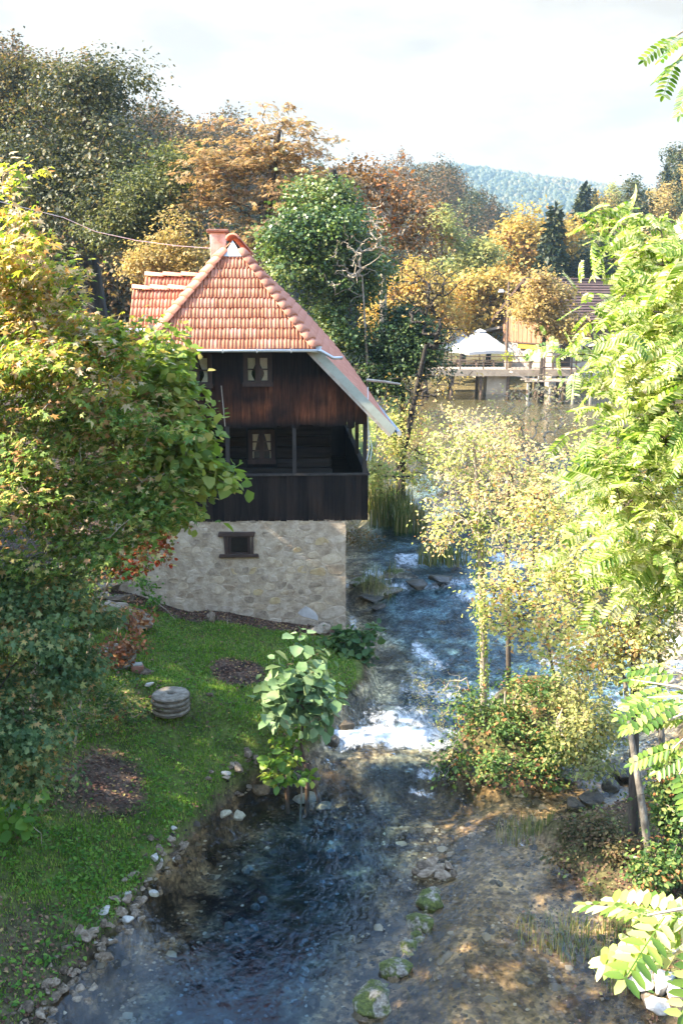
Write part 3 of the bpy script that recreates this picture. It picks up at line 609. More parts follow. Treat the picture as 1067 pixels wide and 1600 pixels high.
def tile_mesh(w, L):
    # one interlocking clay tile: two rolls, thick front edge; local x across, y down the slope, z out
    prof = [(0, .0), (.1, .028), (.22, .034), (.34, .018), (.46, .004), (.56, .004), (.66, .026), (.78, .034), (.9, .022), (1, .0)]
    return [(x * w, z) for x, z in prof]
def roof():
    r = rng(11)
    # front hip: eave line to apex
    e0 = np.array([0, EAVE_V, EAVE_Z]); sl = np.array([0, APEX_V - EAVE_V, APEX_Z - EAVE_Z]); SL = np.linalg.norm(sl); sl = sl / SL; nrm = np.array([0, -sl[2], sl[1]])
    hl = lambda t: HIP_L + (APEX_U - HIP_L) * t / SL
    hr = lambda t: HIP_R + (APEX_U - HIP_R) * t / SL
    P = lambda u, t, h: e0 + np.array([u, 0, 0]) + sl * t + nrm * h
    m = MB(); m.poly([P(HIP_L, 0, -.02), P(HIP_R, 0, -.02), P(APEX_U, SL, -.02), P(HIP_L, 0, -.06), P(HIP_R, 0, -.06), P(APEX_U, SL, -.06)], [(0, 1, 2), (3, 5, 4), (0, 3, 4, 1), (1, 4, 5, 2), (2, 5, 3, 0)])
    hip = m.build('hip_roof', WOOD_BROWN_DARK, house)
    tw, row = .163, .262; prof = tile_mesh(tw, row)
    stop = SL - .42
    t0 = -.03
    while t0 < stop - .05:
        u = HIP_L - tw * r.uniform(.2, .8); t1 = min(t0 + row + .035, stop)
        while u < HIP_R + tw:
            lo, hi = hl(max(t0, 0)) , hr(max(t0, 0))
            if u + tw > lo and u < hi:
                jz = r.normal(0, .002); jt = r.normal(0, .004); V = []
                for tt, lift in ((t0 + jt, .034), (t1 + jt, .004)):
                    a, b = hl(max(tt, 0)), hr(max(tt, 0))
                    for x, z in prof: V.append(P(min(max(u + x, a), b), tt, z + lift + jz))
                n = len(prof)
                for x, z in prof: V.append(P(min(max(u + x, hl(max(t0, 0))), hr(max(t0, 0))), t0 + jt, z * .75 + .008 + jz))
                F = [(i, i + 1, n + i + 1, n + i) for i in range(n - 1)] + [(2 * n + i, 2 * n + i + 1, i + 1, i) for i in range(n - 1)]
                link('roof_tile', mesh_np('roof_tile', V, F, TILE), hip)
            u += tw
        t0 += row
    # gablet of sheet metal below the ridge end
    m = MB(); m.prism([(-.2, 0), (.2, 0), (0, .37)], 1, 0, .02)
    g = m.build('gablet', METAL_WHITE, house); g.location = P(APEX_U, stop - .06, .075); g.rotation_euler = (math.atan2(-sl[1], sl[2]) * .6, 0, 0)
    # hip and ridge caps
    def cap(a, b, n, parent, wdt=.13, flare=1.18):
        a, b = Vector(a), Vector(b); d = (b - a).normalized(); side = d.cross(Vector((0, 0, 1))).normalized(); up = side.cross(d); L = (b - a).length / n
        for i in range(n):
            V = []; K = 7
            for q, (s_, rr, off) in enumerate(((0, wdt * flare, .026), (L * 1.08, wdt, .0), (0, wdt * flare * .8, .012))):
                c = a + d * (i * L + s_)
                for k in range(K):
                    an = math.pi * (.04 + .92 * k / (K - 1)); V.append(c + side * math.cos(an) * rr + up * (math.sin(an) * rr * .8 + off - .02))
            F = [(k, k + 1, K + k + 1, K + k) for k in range(K - 1)] + [(2 * K + k, 2 * K + k + 1, k + 1, k) for k in range(K - 1)]
            link('hip_tile', mesh_np('hip_tile', [tuple(v) for v in V], F, TILE_CAP, False), parent)
    cap(P(HIP_L, -.02, .02), P(hl(stop + .12), stop + .12, .03), 12, hip); cap(P(HIP_R, -.02, .02), P(hr(stop + .12), stop + .12, .03), 13, hip)
    # the two long slopes: tiled field as real corrugated courses (too fine to tell tiles apart edge-on)
    def slope(sgn):
        k0 = HIP_R - APEX_U; ke = 1.04 - APEX_U
        prof_s = [(0, APEX_Z), (k0 * .5, (APEX_Z + EAVE_Z) / 2 - .02), (k0, EAVE_Z), (k0 + (ke - k0) * .5, 6.28), (ke, 5.42)]
        d = [0]
        for a, b in zip(prof_s, prof_s[1:]): d.append(d[-1] + math.hypot(b[0] - a[0], b[1] - a[1]))
        nr = 22; V = []; F = []; vs = np.arange(-.44, BACK_V, .163 / 4); nv = len(vs)
        wave = np.tile([0, .03, .008, .03], nv // 4 + 1)[:nv]
        def bulge(x, v): return .34 * math.sin(math.pi * min(max((x - .2) / (ke + .1), 0), 1)) * sstep(1.0, 8.5, v)
        for k in range(nr):
            for e, lift in ((k, .004), (k + 1.06, .045), (k + 1.06, .008)):
                q = min(e / nr, 1.004) * d[-1]; x = np.interp(q, d, [p[0] for p in prof_s]); z = np.interp(q, d, [p[1] for p in prof_s])
                if q > d[-1]: x += (q - d[-1]) * .7; z -= (q - d[-1]) * .7
                front = np.interp(x, [0, k0, k0 + .02, ke], [APEX_V, EAVE_V + .05, -.42, -.42])
                bz = bulge(x, vs)
                V += [(APEX_U + sgn * (x + .05 * 0 + bz[i] * .7), max(vs[i], front), z + wave[i] + lift + bz[i] * .7) for i in range(nv)]
            b = k * 3 * nv
            for i in range(nv - 1):
                if max(vs[i + 1], 0) <= front and vs[i + 1] < front: continue
                F += [(b + i, b + i + 1, b + nv + i + 1, b + nv + i), (b + nv + i, b + nv + i + 1, b + 2 * nv + i + 1, b + 2 * nv + i)]
        o = link('roof_field', mesh_np('roof_field', V, F, TILE_SIDE), house); o['kind'] = 'stuff'
        # rafters' underside
        u = MB()
        for (xa, za), (xb, zb) in zip(prof_s, prof_s[1:]):
            fa = np.interp(xa, [0, k0, k0 + .02, ke], [APEX_V + .03, EAVE_V + .1, -.4, -.4]); fb = np.interp(xb, [0, k0, k0 + .02, ke], [APEX_V + .03, EAVE_V + .1, -.4, -.4])
            if xb > k0: fa = fb
            u.poly([(APEX_U + sgn * xa, fa, za - .03), (APEX_U + sgn * xb, fb, zb - .03), (APEX_U + sgn * xb, BACK_V - .05, zb - .03), (APEX_U + sgn * xa, BACK_V - .05, za - .03),
                    (APEX_U + sgn * xa, fa, za - .09), (APEX_U + sgn * xb, fb, zb - .09), (APEX_U + sgn * xb, BACK_V - .05, zb - .09), (APEX_U + sgn * xa, BACK_V - .05, za - .09)],
                   [(0, 1, 2, 3), (7, 6, 5, 4), (0, 4, 5, 1), (2, 6, 7, 3), (1, 5, 6, 2), (3, 7, 4, 0)])
        u.build('roof_boarding', WOOD_BROWN_DARK, house)
        # verge board of painted sheet metal along the lower front edge
        vb = MB(); x0, z0, x1, z1 = k0 - .05, EAVE_Z + .0, ke + .03, 5.40
        q = [(APEX_U + sgn * x0, z0 + .1), (APEX_U + sgn * x1, z1 + .07), (APEX_U + sgn * (x1 - .1), z1 - .075), (APEX_U + sgn * (x0 - .1), z0 - .045)]
        vb.prism(q, 1, -.475, -.45); vb.prism([(q[0][0], q[0][1]), (q[1][0], q[1][1]), (q[1][0], q[1][1] - .02), (q[0][0], q[0][1] - .02)], 1, -.45, -.36)
        vb.build('verge_board', VERGE, house)
        vb = MB(); vb.prism([(a - sgn * .05, b - .045) for a, b in (q[3], q[2])] + [(a, b) for a, b in (q[2], q[3])], 1, -.46, -.4); vb.build('verge_batten', WOOD_PALE, house)
        # eave gutter seen end-on
        gt = MB(); gt.tube([(APEX_U + sgn * (ke + .1), -.47, 5.36), (APEX_U + sgn * (ke + .1), BACK_V, 5.36)], .055, 8); gt.build('side_gutter', METAL, house)
    slope(1); slope(-1)
    cap((APEX_U, APEX_V - .25, APEX_Z + .02), (APEX_U, BACK_V, APEX_Z + .02), 26, house, .14)
    # gable wall at the back
    m = MB(); m.prism([(-4.9, 3.36), (.45, 3.36), (.45, 5.6), (.3, 5.95), (HIP_R, 7.1), (APEX_U, 9.4), (-4.2, 7.1), (-4.9, 6.2)], 1, 8.9, 9.0); m.build('back_wall', WOOD_PARAPET, house)
    # front gutter, brackets and bent spout
    gt = MB(); n = 7; V = []
    ang = [math.pi + math.pi * k / (n - 1) for k in range(n)]
    for u in (HIP_L - .1, HIP_R + .02):
        for rr in (.062, .052):
            for a in ang: V.append((u, EAVE_V - .07 + math.cos(a) * rr, EAVE_Z - .01 + math.sin(a) * rr))
    F = [(k, k + 1, 2 * n + k + 1, 2 * n + k) for k in range(n - 1)] + [(n + k, 3 * n + k, 3 * n + k + 1, n + k + 1) for k in range(n - 1)] + [(0, 2 * n, 3 * n, n), (n - 1, 2 * n - 1, 4 * n - 1, 3 * n - 1)]
    F += [(k, n + k, n + k + 1, k + 1) for k in range(n - 1)] + [(2 * n + k, 2 * n + k + 1, 3 * n + k + 1, 3 * n + k) for k in range(n - 1)]
    gutter = link('gutter', mesh_np('gutter', V, F, METAL_WHITE, False), house)
    for u in np.arange(HIP_L + .25, HIP_R, .72):
        b = MB(); b.box(u - .012, u + .012, EAVE_V - .14, EAVE_V + .05, EAVE_Z - .085, EAVE_Z - .074); b.box(u - .012, u + .012, EAVE_V - .145, EAVE_V - .134, EAVE_Z - .08, EAVE_Z + .01); b.build('gutter_bracket', METAL, gutter)
    s = MB(); s.tube([(HIP_R - .02, EAVE_V - .07, EAVE_Z - .03), (HIP_R + .1, EAVE_V - .06, EAVE_Z - .05), (HIP_R + .36, EAVE_V - .02, EAVE_Z - .2), (HIP_R + .56, EAVE_V + .02, EAVE_Z - .2)], .035, 8); s.build('spout', METAL, gutter, smooth=True)
    s = MB(); s.prism([(HIP_R - .1, EAVE_Z - .08), (HIP_R + .08, EAVE_Z - .1), (HIP_R + .12, EAVE_Z + .04), (HIP_R - .02, EAVE_Z + .11)], 1, EAVE_V - .02, EAVE_V + .05); s.build('hip_flashing', METAL_WHITE, house)
    # chimney
    c = MB(); c.box(-3.02, -2.66, 1.7, 2.1, 8.4, 9.72); ch = c.build('chimney', PLASTER, house, bevel=.012)
    c = MB(); c.box(-3.09, -2.59, 1.63, 2.17, 9.721, 9.79); c.build('chimney_cap', BRICK_CAP, ch, bevel=.015)
    # lower cross wing behind the left hip
    def wing(z_ridge, v_ridge, z_eave, v_eave, ua, ub):
        d = np.array([0, v_eave - v_ridge, z_eave - z_ridge]); L = np.linalg.norm(d); d = d / L; nn = np.array([0, d[2], -d[1]]); nn = nn if nn[2] > 0 else -nn
        o = np.array([0, v_ridge, z_ridge]); Pw = lambda u, t, h: o + np.array([u, 0, 0]) + d * t + nn * h
        m = MB(); m.poly([Pw(ua, 0, -.02), Pw(ub, 0, -.02), Pw(ub, L, -.02), Pw(ua, L, -.02), Pw(ua, 0, -.08), Pw(ub, 0, -.08), Pw(ub, L, -.08), Pw(ua, L, -.08)], [(0, 1, 2, 3), (7, 6, 5, 4), (0, 4, 5, 1), (1, 5, 6, 2), (2, 6, 7, 3), (3, 7, 4, 0)])
        # far side and body below
        m.poly([Pw(ua, 0, -.02), Pw(ub, 0, -.02), (ub, 2 * v_ridge - v_eave, z_eave), (ua, 2 * v_ridge - v_eave, z_eave)], [(0, 1, 2, 3)])
        m.box(ua + .1, ub, v_eave + .25, 2 * v_ridge - v_eave - .25, 5.6, z_eave - .02)
        wg = m.build('wing_roof', WOOD_BROWN_DARK, house)
        t = .02
        while t < L:
            u = ua
            while u < ub:
                V = []; jz = r.normal(0, .002)
                for tt, lift in ((min(t + row, L + .04), .034), (max(t - .035, 0), .004)):
                    for x, z in prof: V.append(Pw(u + x, tt, z + lift + jz))
                n = len(prof)
                for x, z in prof: V.append(Pw(u + x, min(t + row, L + .04), z * .75 + .006 + jz))
                F = [(i, i + 1, n + i + 1, n + i) for i in range(n - 1)] + [(2 * n + i, 2 * n + i + 1, i + 1, i) for i in range(n - 1)]
                link('roof_tile', mesh_np('roof_tile', V, F, TILE), wg); u += tw
            t += row
        cap((ua, v_ridge, z_ridge + .03), (ub, v_ridge, z_ridge + .03), max(3, int((ub - ua) / .33)), wg, .11)
        return wg
    wing(8.72, 1.9, 8.2, 1.45, -4.55, -3.3)
    wing(8.42, 1.25, 7.62, .5, -4.75, -3.55)
    gt = MB(); gt.tube([(-4.8, .42, 7.55), (-4.1, .42, 7.55)], .05, 8); gt.build('wing_gutter', METAL_WHITE, house)
    # wooden pole standing out of the eave and a thin cord hanging down from it
    b = MB(); b.tube([(.55, 1.4, 6.38), (1.0, 1.45, 6.33), (1.36, 1.5, 6.27)], [.035, .032, .025], 6); b.build('pole', WOOD_PALE, house)
    b = MB(); b.tube([(.47, -.2, 6.35), (.475, -.22, 5.6), (.5, -.2, 4.95), (.46, -.12, 4.72)], .012, 5); b.tube([(.5, -.2, 5.4), (.57, -.2, 5.0), (.53, -.18, 4.72)], .009, 5); b.build('hanging_cord', METAL_WHITE, house)
    b = MB(); b.tube([(-2.72, -.06, 6.38), (-2.69, -.062, 5.95), (-2.66, -.06, 5.49)], .011, 5); b.build('batten', WOOD_PALE, house)
roof()

# ------------------------------------------------------------------ foliage engine
def T_oval(w=.62, fold=.12, curl=.1):
    V = np.array([(0, 0, 0), (-w / 2, .38, fold), (-w * .36, .78, fold * .7 - curl * .4), (0, 1, -curl), (w * .36, .78, fold * .7 - curl * .4), (w / 2, .38, fold)])
    return V, np.array([(0, 1, 2, 3), (0, 3, 4, 5)])
def T_tiny(w=.6, fold=.15): return np.array([(0, 0, 0), (-w / 2, .5, fold), (0, 1, 0), (w / 2, .5, fold)]), np.array([(0, 1, 2, 3)])
def T_maple():
    V = [(0, .1, 0)]; tips = [(-105, .5), (-52, .72), (0, .95), (52, .72), (105, .5)]; F = []
    notch = [(-150, .18), (-78, .3), (-26, .36), (26, .36), (78, .3), (150, .18)]
    pt = lambda a, r, z: (math.sin(R(a)) * r, .1 + math.cos(R(a)) * r, z)
    for a, r in tips: V.append(pt(a, r, -.1 * r))
    for a, r in notch: V.append(pt(a, r, .07))
    for i in range(5): F.append((0, 6 + i, 1 + i, 7 + i))
    return np.array(V), np.array(F)
def T_palm(n=5):
    V = [(0, 0, 0)]; F = []
    for i in range(n):
        a = R(-75 + 150 * i / (n - 1)); d = np.array([math.sin(a), math.cos(a)]); q = np.array([d[1], -d[0]]); L = 1 - .25 * abs(i - (n - 1) / 2) / ((n - 1) / 2); b = len(V)
        for s_, t in ((-.13, .6), (0, 1), (.13, .6)): p = d * L * t + q * s_; V.append((p[0], p[1], -.22 * t * t + .03))
        F.append((0, b, b + 1, b + 2))
    return np.array(V), np.array(F)
def T_frond(n=8, w=.105, droop=.16, ll=.27):
    V = []; F = []
    def quadleaf(p, d, L, wd, tilt):
        q = np.array([-d[1], d[0], 0]); b = len(V)
        for t, s_ in ((0, 0), (.3, -1), (.75, -.8), (1, 0), (.75, .8), (.3, 1)): 
            x = p + d * (L * t) + q * (wd * .5 * s_) + np.array([0, 0, -tilt * t * t + .012 * abs(s_)]); V.append(tuple(x))
        F.append((b, b + 1, b + 2, b + 3)); F.append((b, b + 3, b + 4, b + 5))
    zc = lambda y: -droop * y * y
    for i in range(n):
        y = .12 + .8 * i / (n - 1); L = ll * (1 - .3 * abs(y - .5))
        for s_ in (-1, 1):
            d = np.array([s_ * math.sin(R(68)), math.cos(R(68)), 0]); quadleaf(np.array([0, y, zc(y)]), d, L, w, .05)
    quadleaf(np.array([0, .94, zc(.94)]), np.array([0, 1., 0]), ll * .8, w, .03)
    b = len(V); ys = [0, .35, .7, .95]
    for y in ys: V += [(-.008, y, zc(y) - .003), (.008, y, zc(y) - .003)]
    for i in range(3): F.append((b + 2 * i, b + 2 * i + 1, b + 2 * i + 3, b + 2 * i + 2))
    return np.array(V), np.array(F)
def unit(a): return a / np.maximum(np.linalg.norm(a, axis=-1, keepdims=True), 1e-9)
def frames(n, r, up=.8, out=None, outw=0, sun=0):
    """random leaf frames: columns x (across), y (along), z (normal)"""
    nrm = r.normal(0, .6, (n, 3)) + np.array([0, 0, up]) + np.array(SUN_DIR)[None] * sun
    if out is not None: nrm = nrm + out * outw
    nrm = unit(nrm); t = r.normal(0, 1, (n, 3)); t[:, 2] -= .5
    if out is not None: t = t + out * 1.0
    yv = unit(t - nrm * (t * nrm).sum(1, keepdims=True)); xv = np.cross(yv, nrm)
    return np.stack([xv, yv, nrm], 2)
def leaves(name, P, Rm, size, tmpl, mat):
    V, F = tmpl; n = len(P)
    vv = np.einsum('nij,kj->nki', Rm, V) * size[:, None, None] + P[:, None, :]
    ff = F[None] + (np.arange(n) * len(V))[:, None, None]
    return mesh_np(name, vv.reshape(-1, 3), ff.reshape(-1, F.shape[1]), mat, False)
def sample_lobes(L, n, r, shell=.42, lo=-1):
    L = np.array(L); wgt = (L[:, 3] * L[:, 4] * L[:, 5]) ** .6; k = r.choice(len(L), n, p=wgt / wgt.sum())
    d = unit(r.normal(0, 1, (n, 3))); d[:, 2] = np.where(d[:, 2] < lo, -d[:, 2], d[:, 2])
    rr = r.random(n) ** shell
    return L[k, :3] + d * rr[:, None] * L[k, 3:6], d
def grow(trunk, att, r, rtip=.008, power=.46, rtrunk=None, jitter=.12, sides=5, rise=.3):
    """branch skeleton from the trunk polyline to the attractors; returns tube mesh arrays"""
    nodes = [np.array(p, float) for p in trunk]; par = [-1] + list(range(len(trunk) - 1))
    if len(att):
        tr = np.array(trunk)
        dd = np.linalg.norm(att[:, None] - tr[None], axis=2).min(1); order = np.argsort(dd)
        arr = np.zeros((len(nodes) + 3 * len(att), 3)); arr[:len(nodes)] = nodes; cnt = len(nodes)
        for i in order:
            a = att[i]; q = arr[:cnt]; dv = a - q; dist = np.linalg.norm(dv, axis=1)
            cost = dist + rise * np.maximum(-dv[:, 2] + .15 * dist, 0)
            j = int(np.argmin(cost)); p0 = arr[j]; L = dist[j]; last = j
            for t in (.36, .7, 1.0):
                p = p0 + (a - p0) * t + (r.normal(0, jitter * L * .5, 3) if t < 1 else 0); p = p + np.array([0, 0, .08 * L * math.sin(math.pi * t)])
                arr[cnt] = p; par.append(last); last = cnt; cnt += 1
        nodes = list(arr[:cnt])
    N = np.array(nodes); par = np.array(par); w = np.zeros(len(N)); ch = np.bincount(par[par >= 0], minlength=len(N))
    w[ch == 0] = 1
    for i in range(len(N) - 1, 0, -1): w[par[i]] += w[i]
    rad = rtip * w ** power
    if rtrunk:
        nt = len(trunk); rt = np.interp(np.arange(nt), [0, nt - 1], rtrunk); rad[:nt] = np.maximum(rt, np.minimum(rad[:nt], rt * 1.2))
    k = np.arange(1, len(N)); p0 = N[par[k]]; p1 = N[k]; r0 = np.minimum(rad[par[k]], rad[k] * 1.5); r0 = np.where(par[k] == k - 1, np.minimum(rad[par[k]], rad[k] * 2), r0); r1 = rad[k]
    return tubes(p0, p1, r0, r1, sides)
def tubes(p0, p1, r0, r1, sides=5):
    d = unit(p1 - p0); a = np.cross(d, np.array([.31, .17, .93])); a = unit(a); b = np.cross(d, a); n = len(p0); an = 2 * np.pi * np.arange(sides) / sides
    ring = a[:, None] * np.cos(an)[None, :, None] + b[:, None] * np.sin(an)[None, :, None]
    V = np.concatenate([p0[:, None] + ring * r0[:, None, None], p1[:, None] + ring * r1[:, None, None]], 1).reshape(-1, 3)
    i = np.arange(sides); f = np.stack([i, (i + 1) % sides, (i + 1) % sides + sides, i + sides], 1)
    return V, (f[None] + (np.arange(n) * 2 * sides)[:, None, None]).reshape(-1, 4)
def mat_of(P, Rm, s): 
    M = np.eye(4); M[:3, :3] = Rm * s; M[:3, 3] = P; return Matrix(M.tolist())
NEAR_PARTS = []
def plant(name, label, cat, trunk, L, mat, bark, seed, nclus=120, per=40, csize=.3, leaf=.06, tmpl=None, group=None, natt=90, shell=.42, up=.8, flat=.6, rtrunk=None, rtip=.006,
          parts=0, lo=-1, outw=.5, crown='crown', wood='trunk', jitter=.12, power=.46, sun=0, wild=.3, extra=None, szvar=.35, sub=None):
    """trunk: list of world points (base first); L: lobes in world; one thing > trunk, crown (+ single leaves as parts)"""
    r = rng(seed); base = np.array(trunk[0], float)
    t = thing(name, label, cat, base, group)
    C, D = sample_lobes(L, nclus, r, shell, lo)
    if sub:
        SC, SD = sample_lobes(L, sub[0], r, .6, lo); k = r.integers(sub[0], size=nclus); e = unit(r.normal(0, 1, (nclus, 3))) * (r.random(nclus) ** .5)[:, None] * np.array([1.25, 1.25, .55]) * sub[1] * r.uniform(.6, 1.3, sub[0])[k, None]
        C = SC[k] + e; D = unit(SD[k] * .6 + e / sub[1] * .6)
    if natt or len(trunk) > 1:
        V, F = grow(trunk, C[:natt], r, rtip, power, rtrunk, jitter)
        link(wood, mesh_np(wood, V - base, F, bark, True), t)
    n = nclus * per
    if n == 0: return t
    ci = np.repeat(np.arange(nclus), per)
    off = r.normal(0, 1, (n, 3)) * np.array([1, 1, flat]) * (csize * (.6 + .8 * r.random(nclus)))[ci, None] * .55
    P = C[ci] + off
    out = unit(off + 1e-6) * .6 + D[ci] * .6
    Rm = frames(n, r, up, out, outw, sun); sz = leaf * (1 + szvar * r.normal(0, 1, n)).clip(.45, 1.8)
    tm = tmpl if tmpl is not None else T_tiny()
    if parts:
        dist = np.linalg.norm(P - EYE, axis=1) / sz
        # leave out those beyond the frame
        q = P - EYE; dep = q[:, 1] * math.cos(PITCH) - q[:, 2] * math.sin(PITCH); hx = 533.5 + FPX * q[:, 0] / dep
        dist = np.where((hx > 0) & (hx < 1067) & (dep > 0), dist, 1e9)
        idx = np.argsort(dist)[:parts]; rest = np.setdiff1d(np.arange(n), idx)
        me = [mesh_np('leaf', tm[0] * np.array([1 + .1 * k, 1, 1 + .5 * k]), tm[1], mat) for k in range(3)]
        for i in idx:
            o = link('leaf', me[i % 3], t); o.matrix_local = mat_of(P[i] - base, Rm[i], float(sz[i]))
    else: rest = np.arange(n)
    if len(rest):
        o = link(crown, leaves(crown, P[rest] - base, Rm[rest], sz[rest], tm, mat), t)
        o['kind'] = 'stuff'
    return t

# leaf colours
c = lambda *a: a
LM_MAPLE = leafmat('maple_leaf', [(0, (.08, .16, .025)), (.35, (.16, .25, .035)), (.58, (.30, .34, .055)), (.72, (.5, .42, .08)), (.84, (.55, .36, .1)), (.92, (.5, .25, .08)), (.96, (.34, .19, .1)), (1, (.58, .46, .28))], .55, .35, 1.3, hgrad=(6.2, 9.8, .32))
LM_GREENMAPLE = leafmat('green_maple_leaf', [(0, (.08, .16, .036)), (.4, (.16, .26, .055)), (.68, (.29, .37, .08)), (.84, (.48, .46, .13)), (.94, (.58, .46, .22)), (1, (.46, .25, .11))], .55, .4, 1.5, hgrad=(4.6, 7.8, .16))
LM_HAZEL = leafmat('hazel_leaf', [(0, (.11, .18, .03)), (.5, (.2, .27, .045)), (.85, (.3, .33, .075)), (1, (.38, .3, .09))], .5, .3, 1.5)
LM_IVY = leafmat('ivy_leaf', [(0, (.045, .095, .028)), (.45, (.1, .165, .055)), (.8, (.2, .25, .085)), (.93, (.36, .31, .1)), (1, (.42, .26, .09))], .4, .6, 1.8, rough=.5, spec=.3)
LM_RED = leafmat('red_vine_leaf', [(0, (.08, .1, .02)), (.4, (.2, .1, .03)), (.75, (.3, .05, .03)), (1, (.36, .09, .04))], .4, .4, 2)
LM_OAK = leafmat('oak_leaf', [(0, (.02, .027, .008)), (.5, (.048, .054, .016)), (.85, (.1, .098, .03)), (1, (.17, .12, .04))], .35, .6, .35, rough=.5, spec=.35)
LM_HILL = leafmat('hill_leaf', [(0, (.022, .028, .01)), (.3, (.055, .05, .018)), (.55, (.11, .076, .027)), (.8, (.15, .088, .032)), (1, (.19, .1, .036))], .25, .7, .06)
LM_HILLG = leafmat('hill_green_leaf', [(0, (.02, .035, .012)), (.5, (.05, .062, .02)), (.8, (.09, .085, .025)), (1, (.13, .1, .03))], .3, .5, .05)
LM_RUST = leafmat('chestnut_leaf', [(0, (.13, .115, .045)), (.25, (.25, .165, .065)), (.55, (.37, .23, .1)), (.8, (.43, .29, .13)), (1, (.29, .16, .08))], .4, .35, .5)
LM_BROWN = leafmat('brown_leaf', [(0, (.09, .05, .022)), (.4, (.18, .1, .04)), (.8, (.28, .16, .06)), (1, (.33, .12, .04))], .35, .4, .6)
LM_VINE = leafmat('climbing_ivy_leaf', [(0, (.025, .055, .013)), (.45, (.07, .12, .025)), (.8, (.14, .19, .04)), (1, (.24, .25, .08))], .3, .7, .5, rough=.4, spec=.45)
LM_DARKG = leafmat('dark_green_leaf', [(0, (.016, .036, .011)), (.5, (.036, .07, .018)), (1, (.085, .12, .03))], .25, .6, .8, rough=.45, spec=.35)
LM_YELLOW = leafmat('yellow_leaf', [(0, (.2, .17, .045)), (.4, (.37, .26, .065)), (.75, (.48, .33, .09)), (1, (.42, .22, .07))], .42, .4, .3)
LM_GOLD = leafmat('gold_leaf', [(0, (.22, .18, .055)), (.5, (.39, .27, .09)), (.85, (.47, .34, .13)), (1, (.33, .21, .09))], .42, .4, .35)
LM_SAGE = leafmat('sage_leaf', [(0, (.13, .15, .045)), (.5, (.27, .28, .09)), (.85, (.4, .37, .13)), (1, (.42, .33, .13))], .42, .5, .2)
LM_SPRUCE = leafmat('spruce_needle', [(0, (.012, .022, .01)), (.5, (.03, .042, .016)), (1, (.065, .07, .026))], .1, .3, .4)
LM_STREAM = leafmat('streamside_leaf', [(0, (.22, .29, .06)), (.35, (.44, .46, .13)), (.7, (.62, .56, .23)), (.9, (.66, .5, .25)), (1, (.55, .3, .12))], .5, .45, .7)
LM_TAN = leafmat('tan_leaf', [(0, (.32, .32, .1)), (.4, (.54, .45, .19)), (.75, (.63, .47, .26)), (1, (.55, .3, .17))], .5, .4, .6)
LM_LOCUST = leafmat('locust_leaf', [(0, (.07, .14, .02)), (.35, (.2, .29, .04)), (.65, (.39, .43, .12)), (.88, (.54, .54, .24)), (1, (.62, .58, .32))], .5, .6, 2.2, rough=.4, spec=.4)
LM_ALDER = leafmat('alder_leaf', [(0, (.09, .16, .06)), (.5, (.16, .24, .105)), (1, (.24, .31, .15))], .3, .5, 6, rough=.6, spec=.2)
LM_ALDERLOW = leafmat('alder_shoot_leaf', [(0, (.06, .13, .02)), (.6, (.14, .24, .03)), (1, (.34, .33, .05))], .35, .3, 4, rough=.45)
LM_BUSH = leafmat('island_bush_leaf', [(0, (.035, .08, .018)), (.45, (.085, .15, .034)), (.8, (.17, .22, .055)), (.96, (.3, .24, .07)), (1, (.3, .13, .05))], .35, .55, 2)
LM_GRASS = leafmat('grass_blade', [(0, (.06, .14, .014)), (.45, (.13, .255, .026)), (.8, (.21, .33, .04)), (1, (.38, .36, .1))], .45, .45, 1.8, rough=.5)
LM_WEED = leafmat('broad_weed_leaf', [(0, (.05, .13, .018)), (.5, (.11, .235, .03)), (1, (.2, .31, .05))], .42, .35, 2, rough=.5)
LM_REED = leafmat('reed_blade', [(0, (.06, .1, .02)), (.5, (.15, .17, .04)), (.85, (.3, .25, .09)), (1, (.38, .3, .13))], .3, .4, 1)
LM_LITTER = leafmat('fallen_leaf', [(0, (.05, .025, .016)), (.4, (.11, .05, .03)), (.72, (.19, .095, .055)), (.92, (.3, .18, .1)), (1, (.38, .27, .08))], .1, .3, 2)

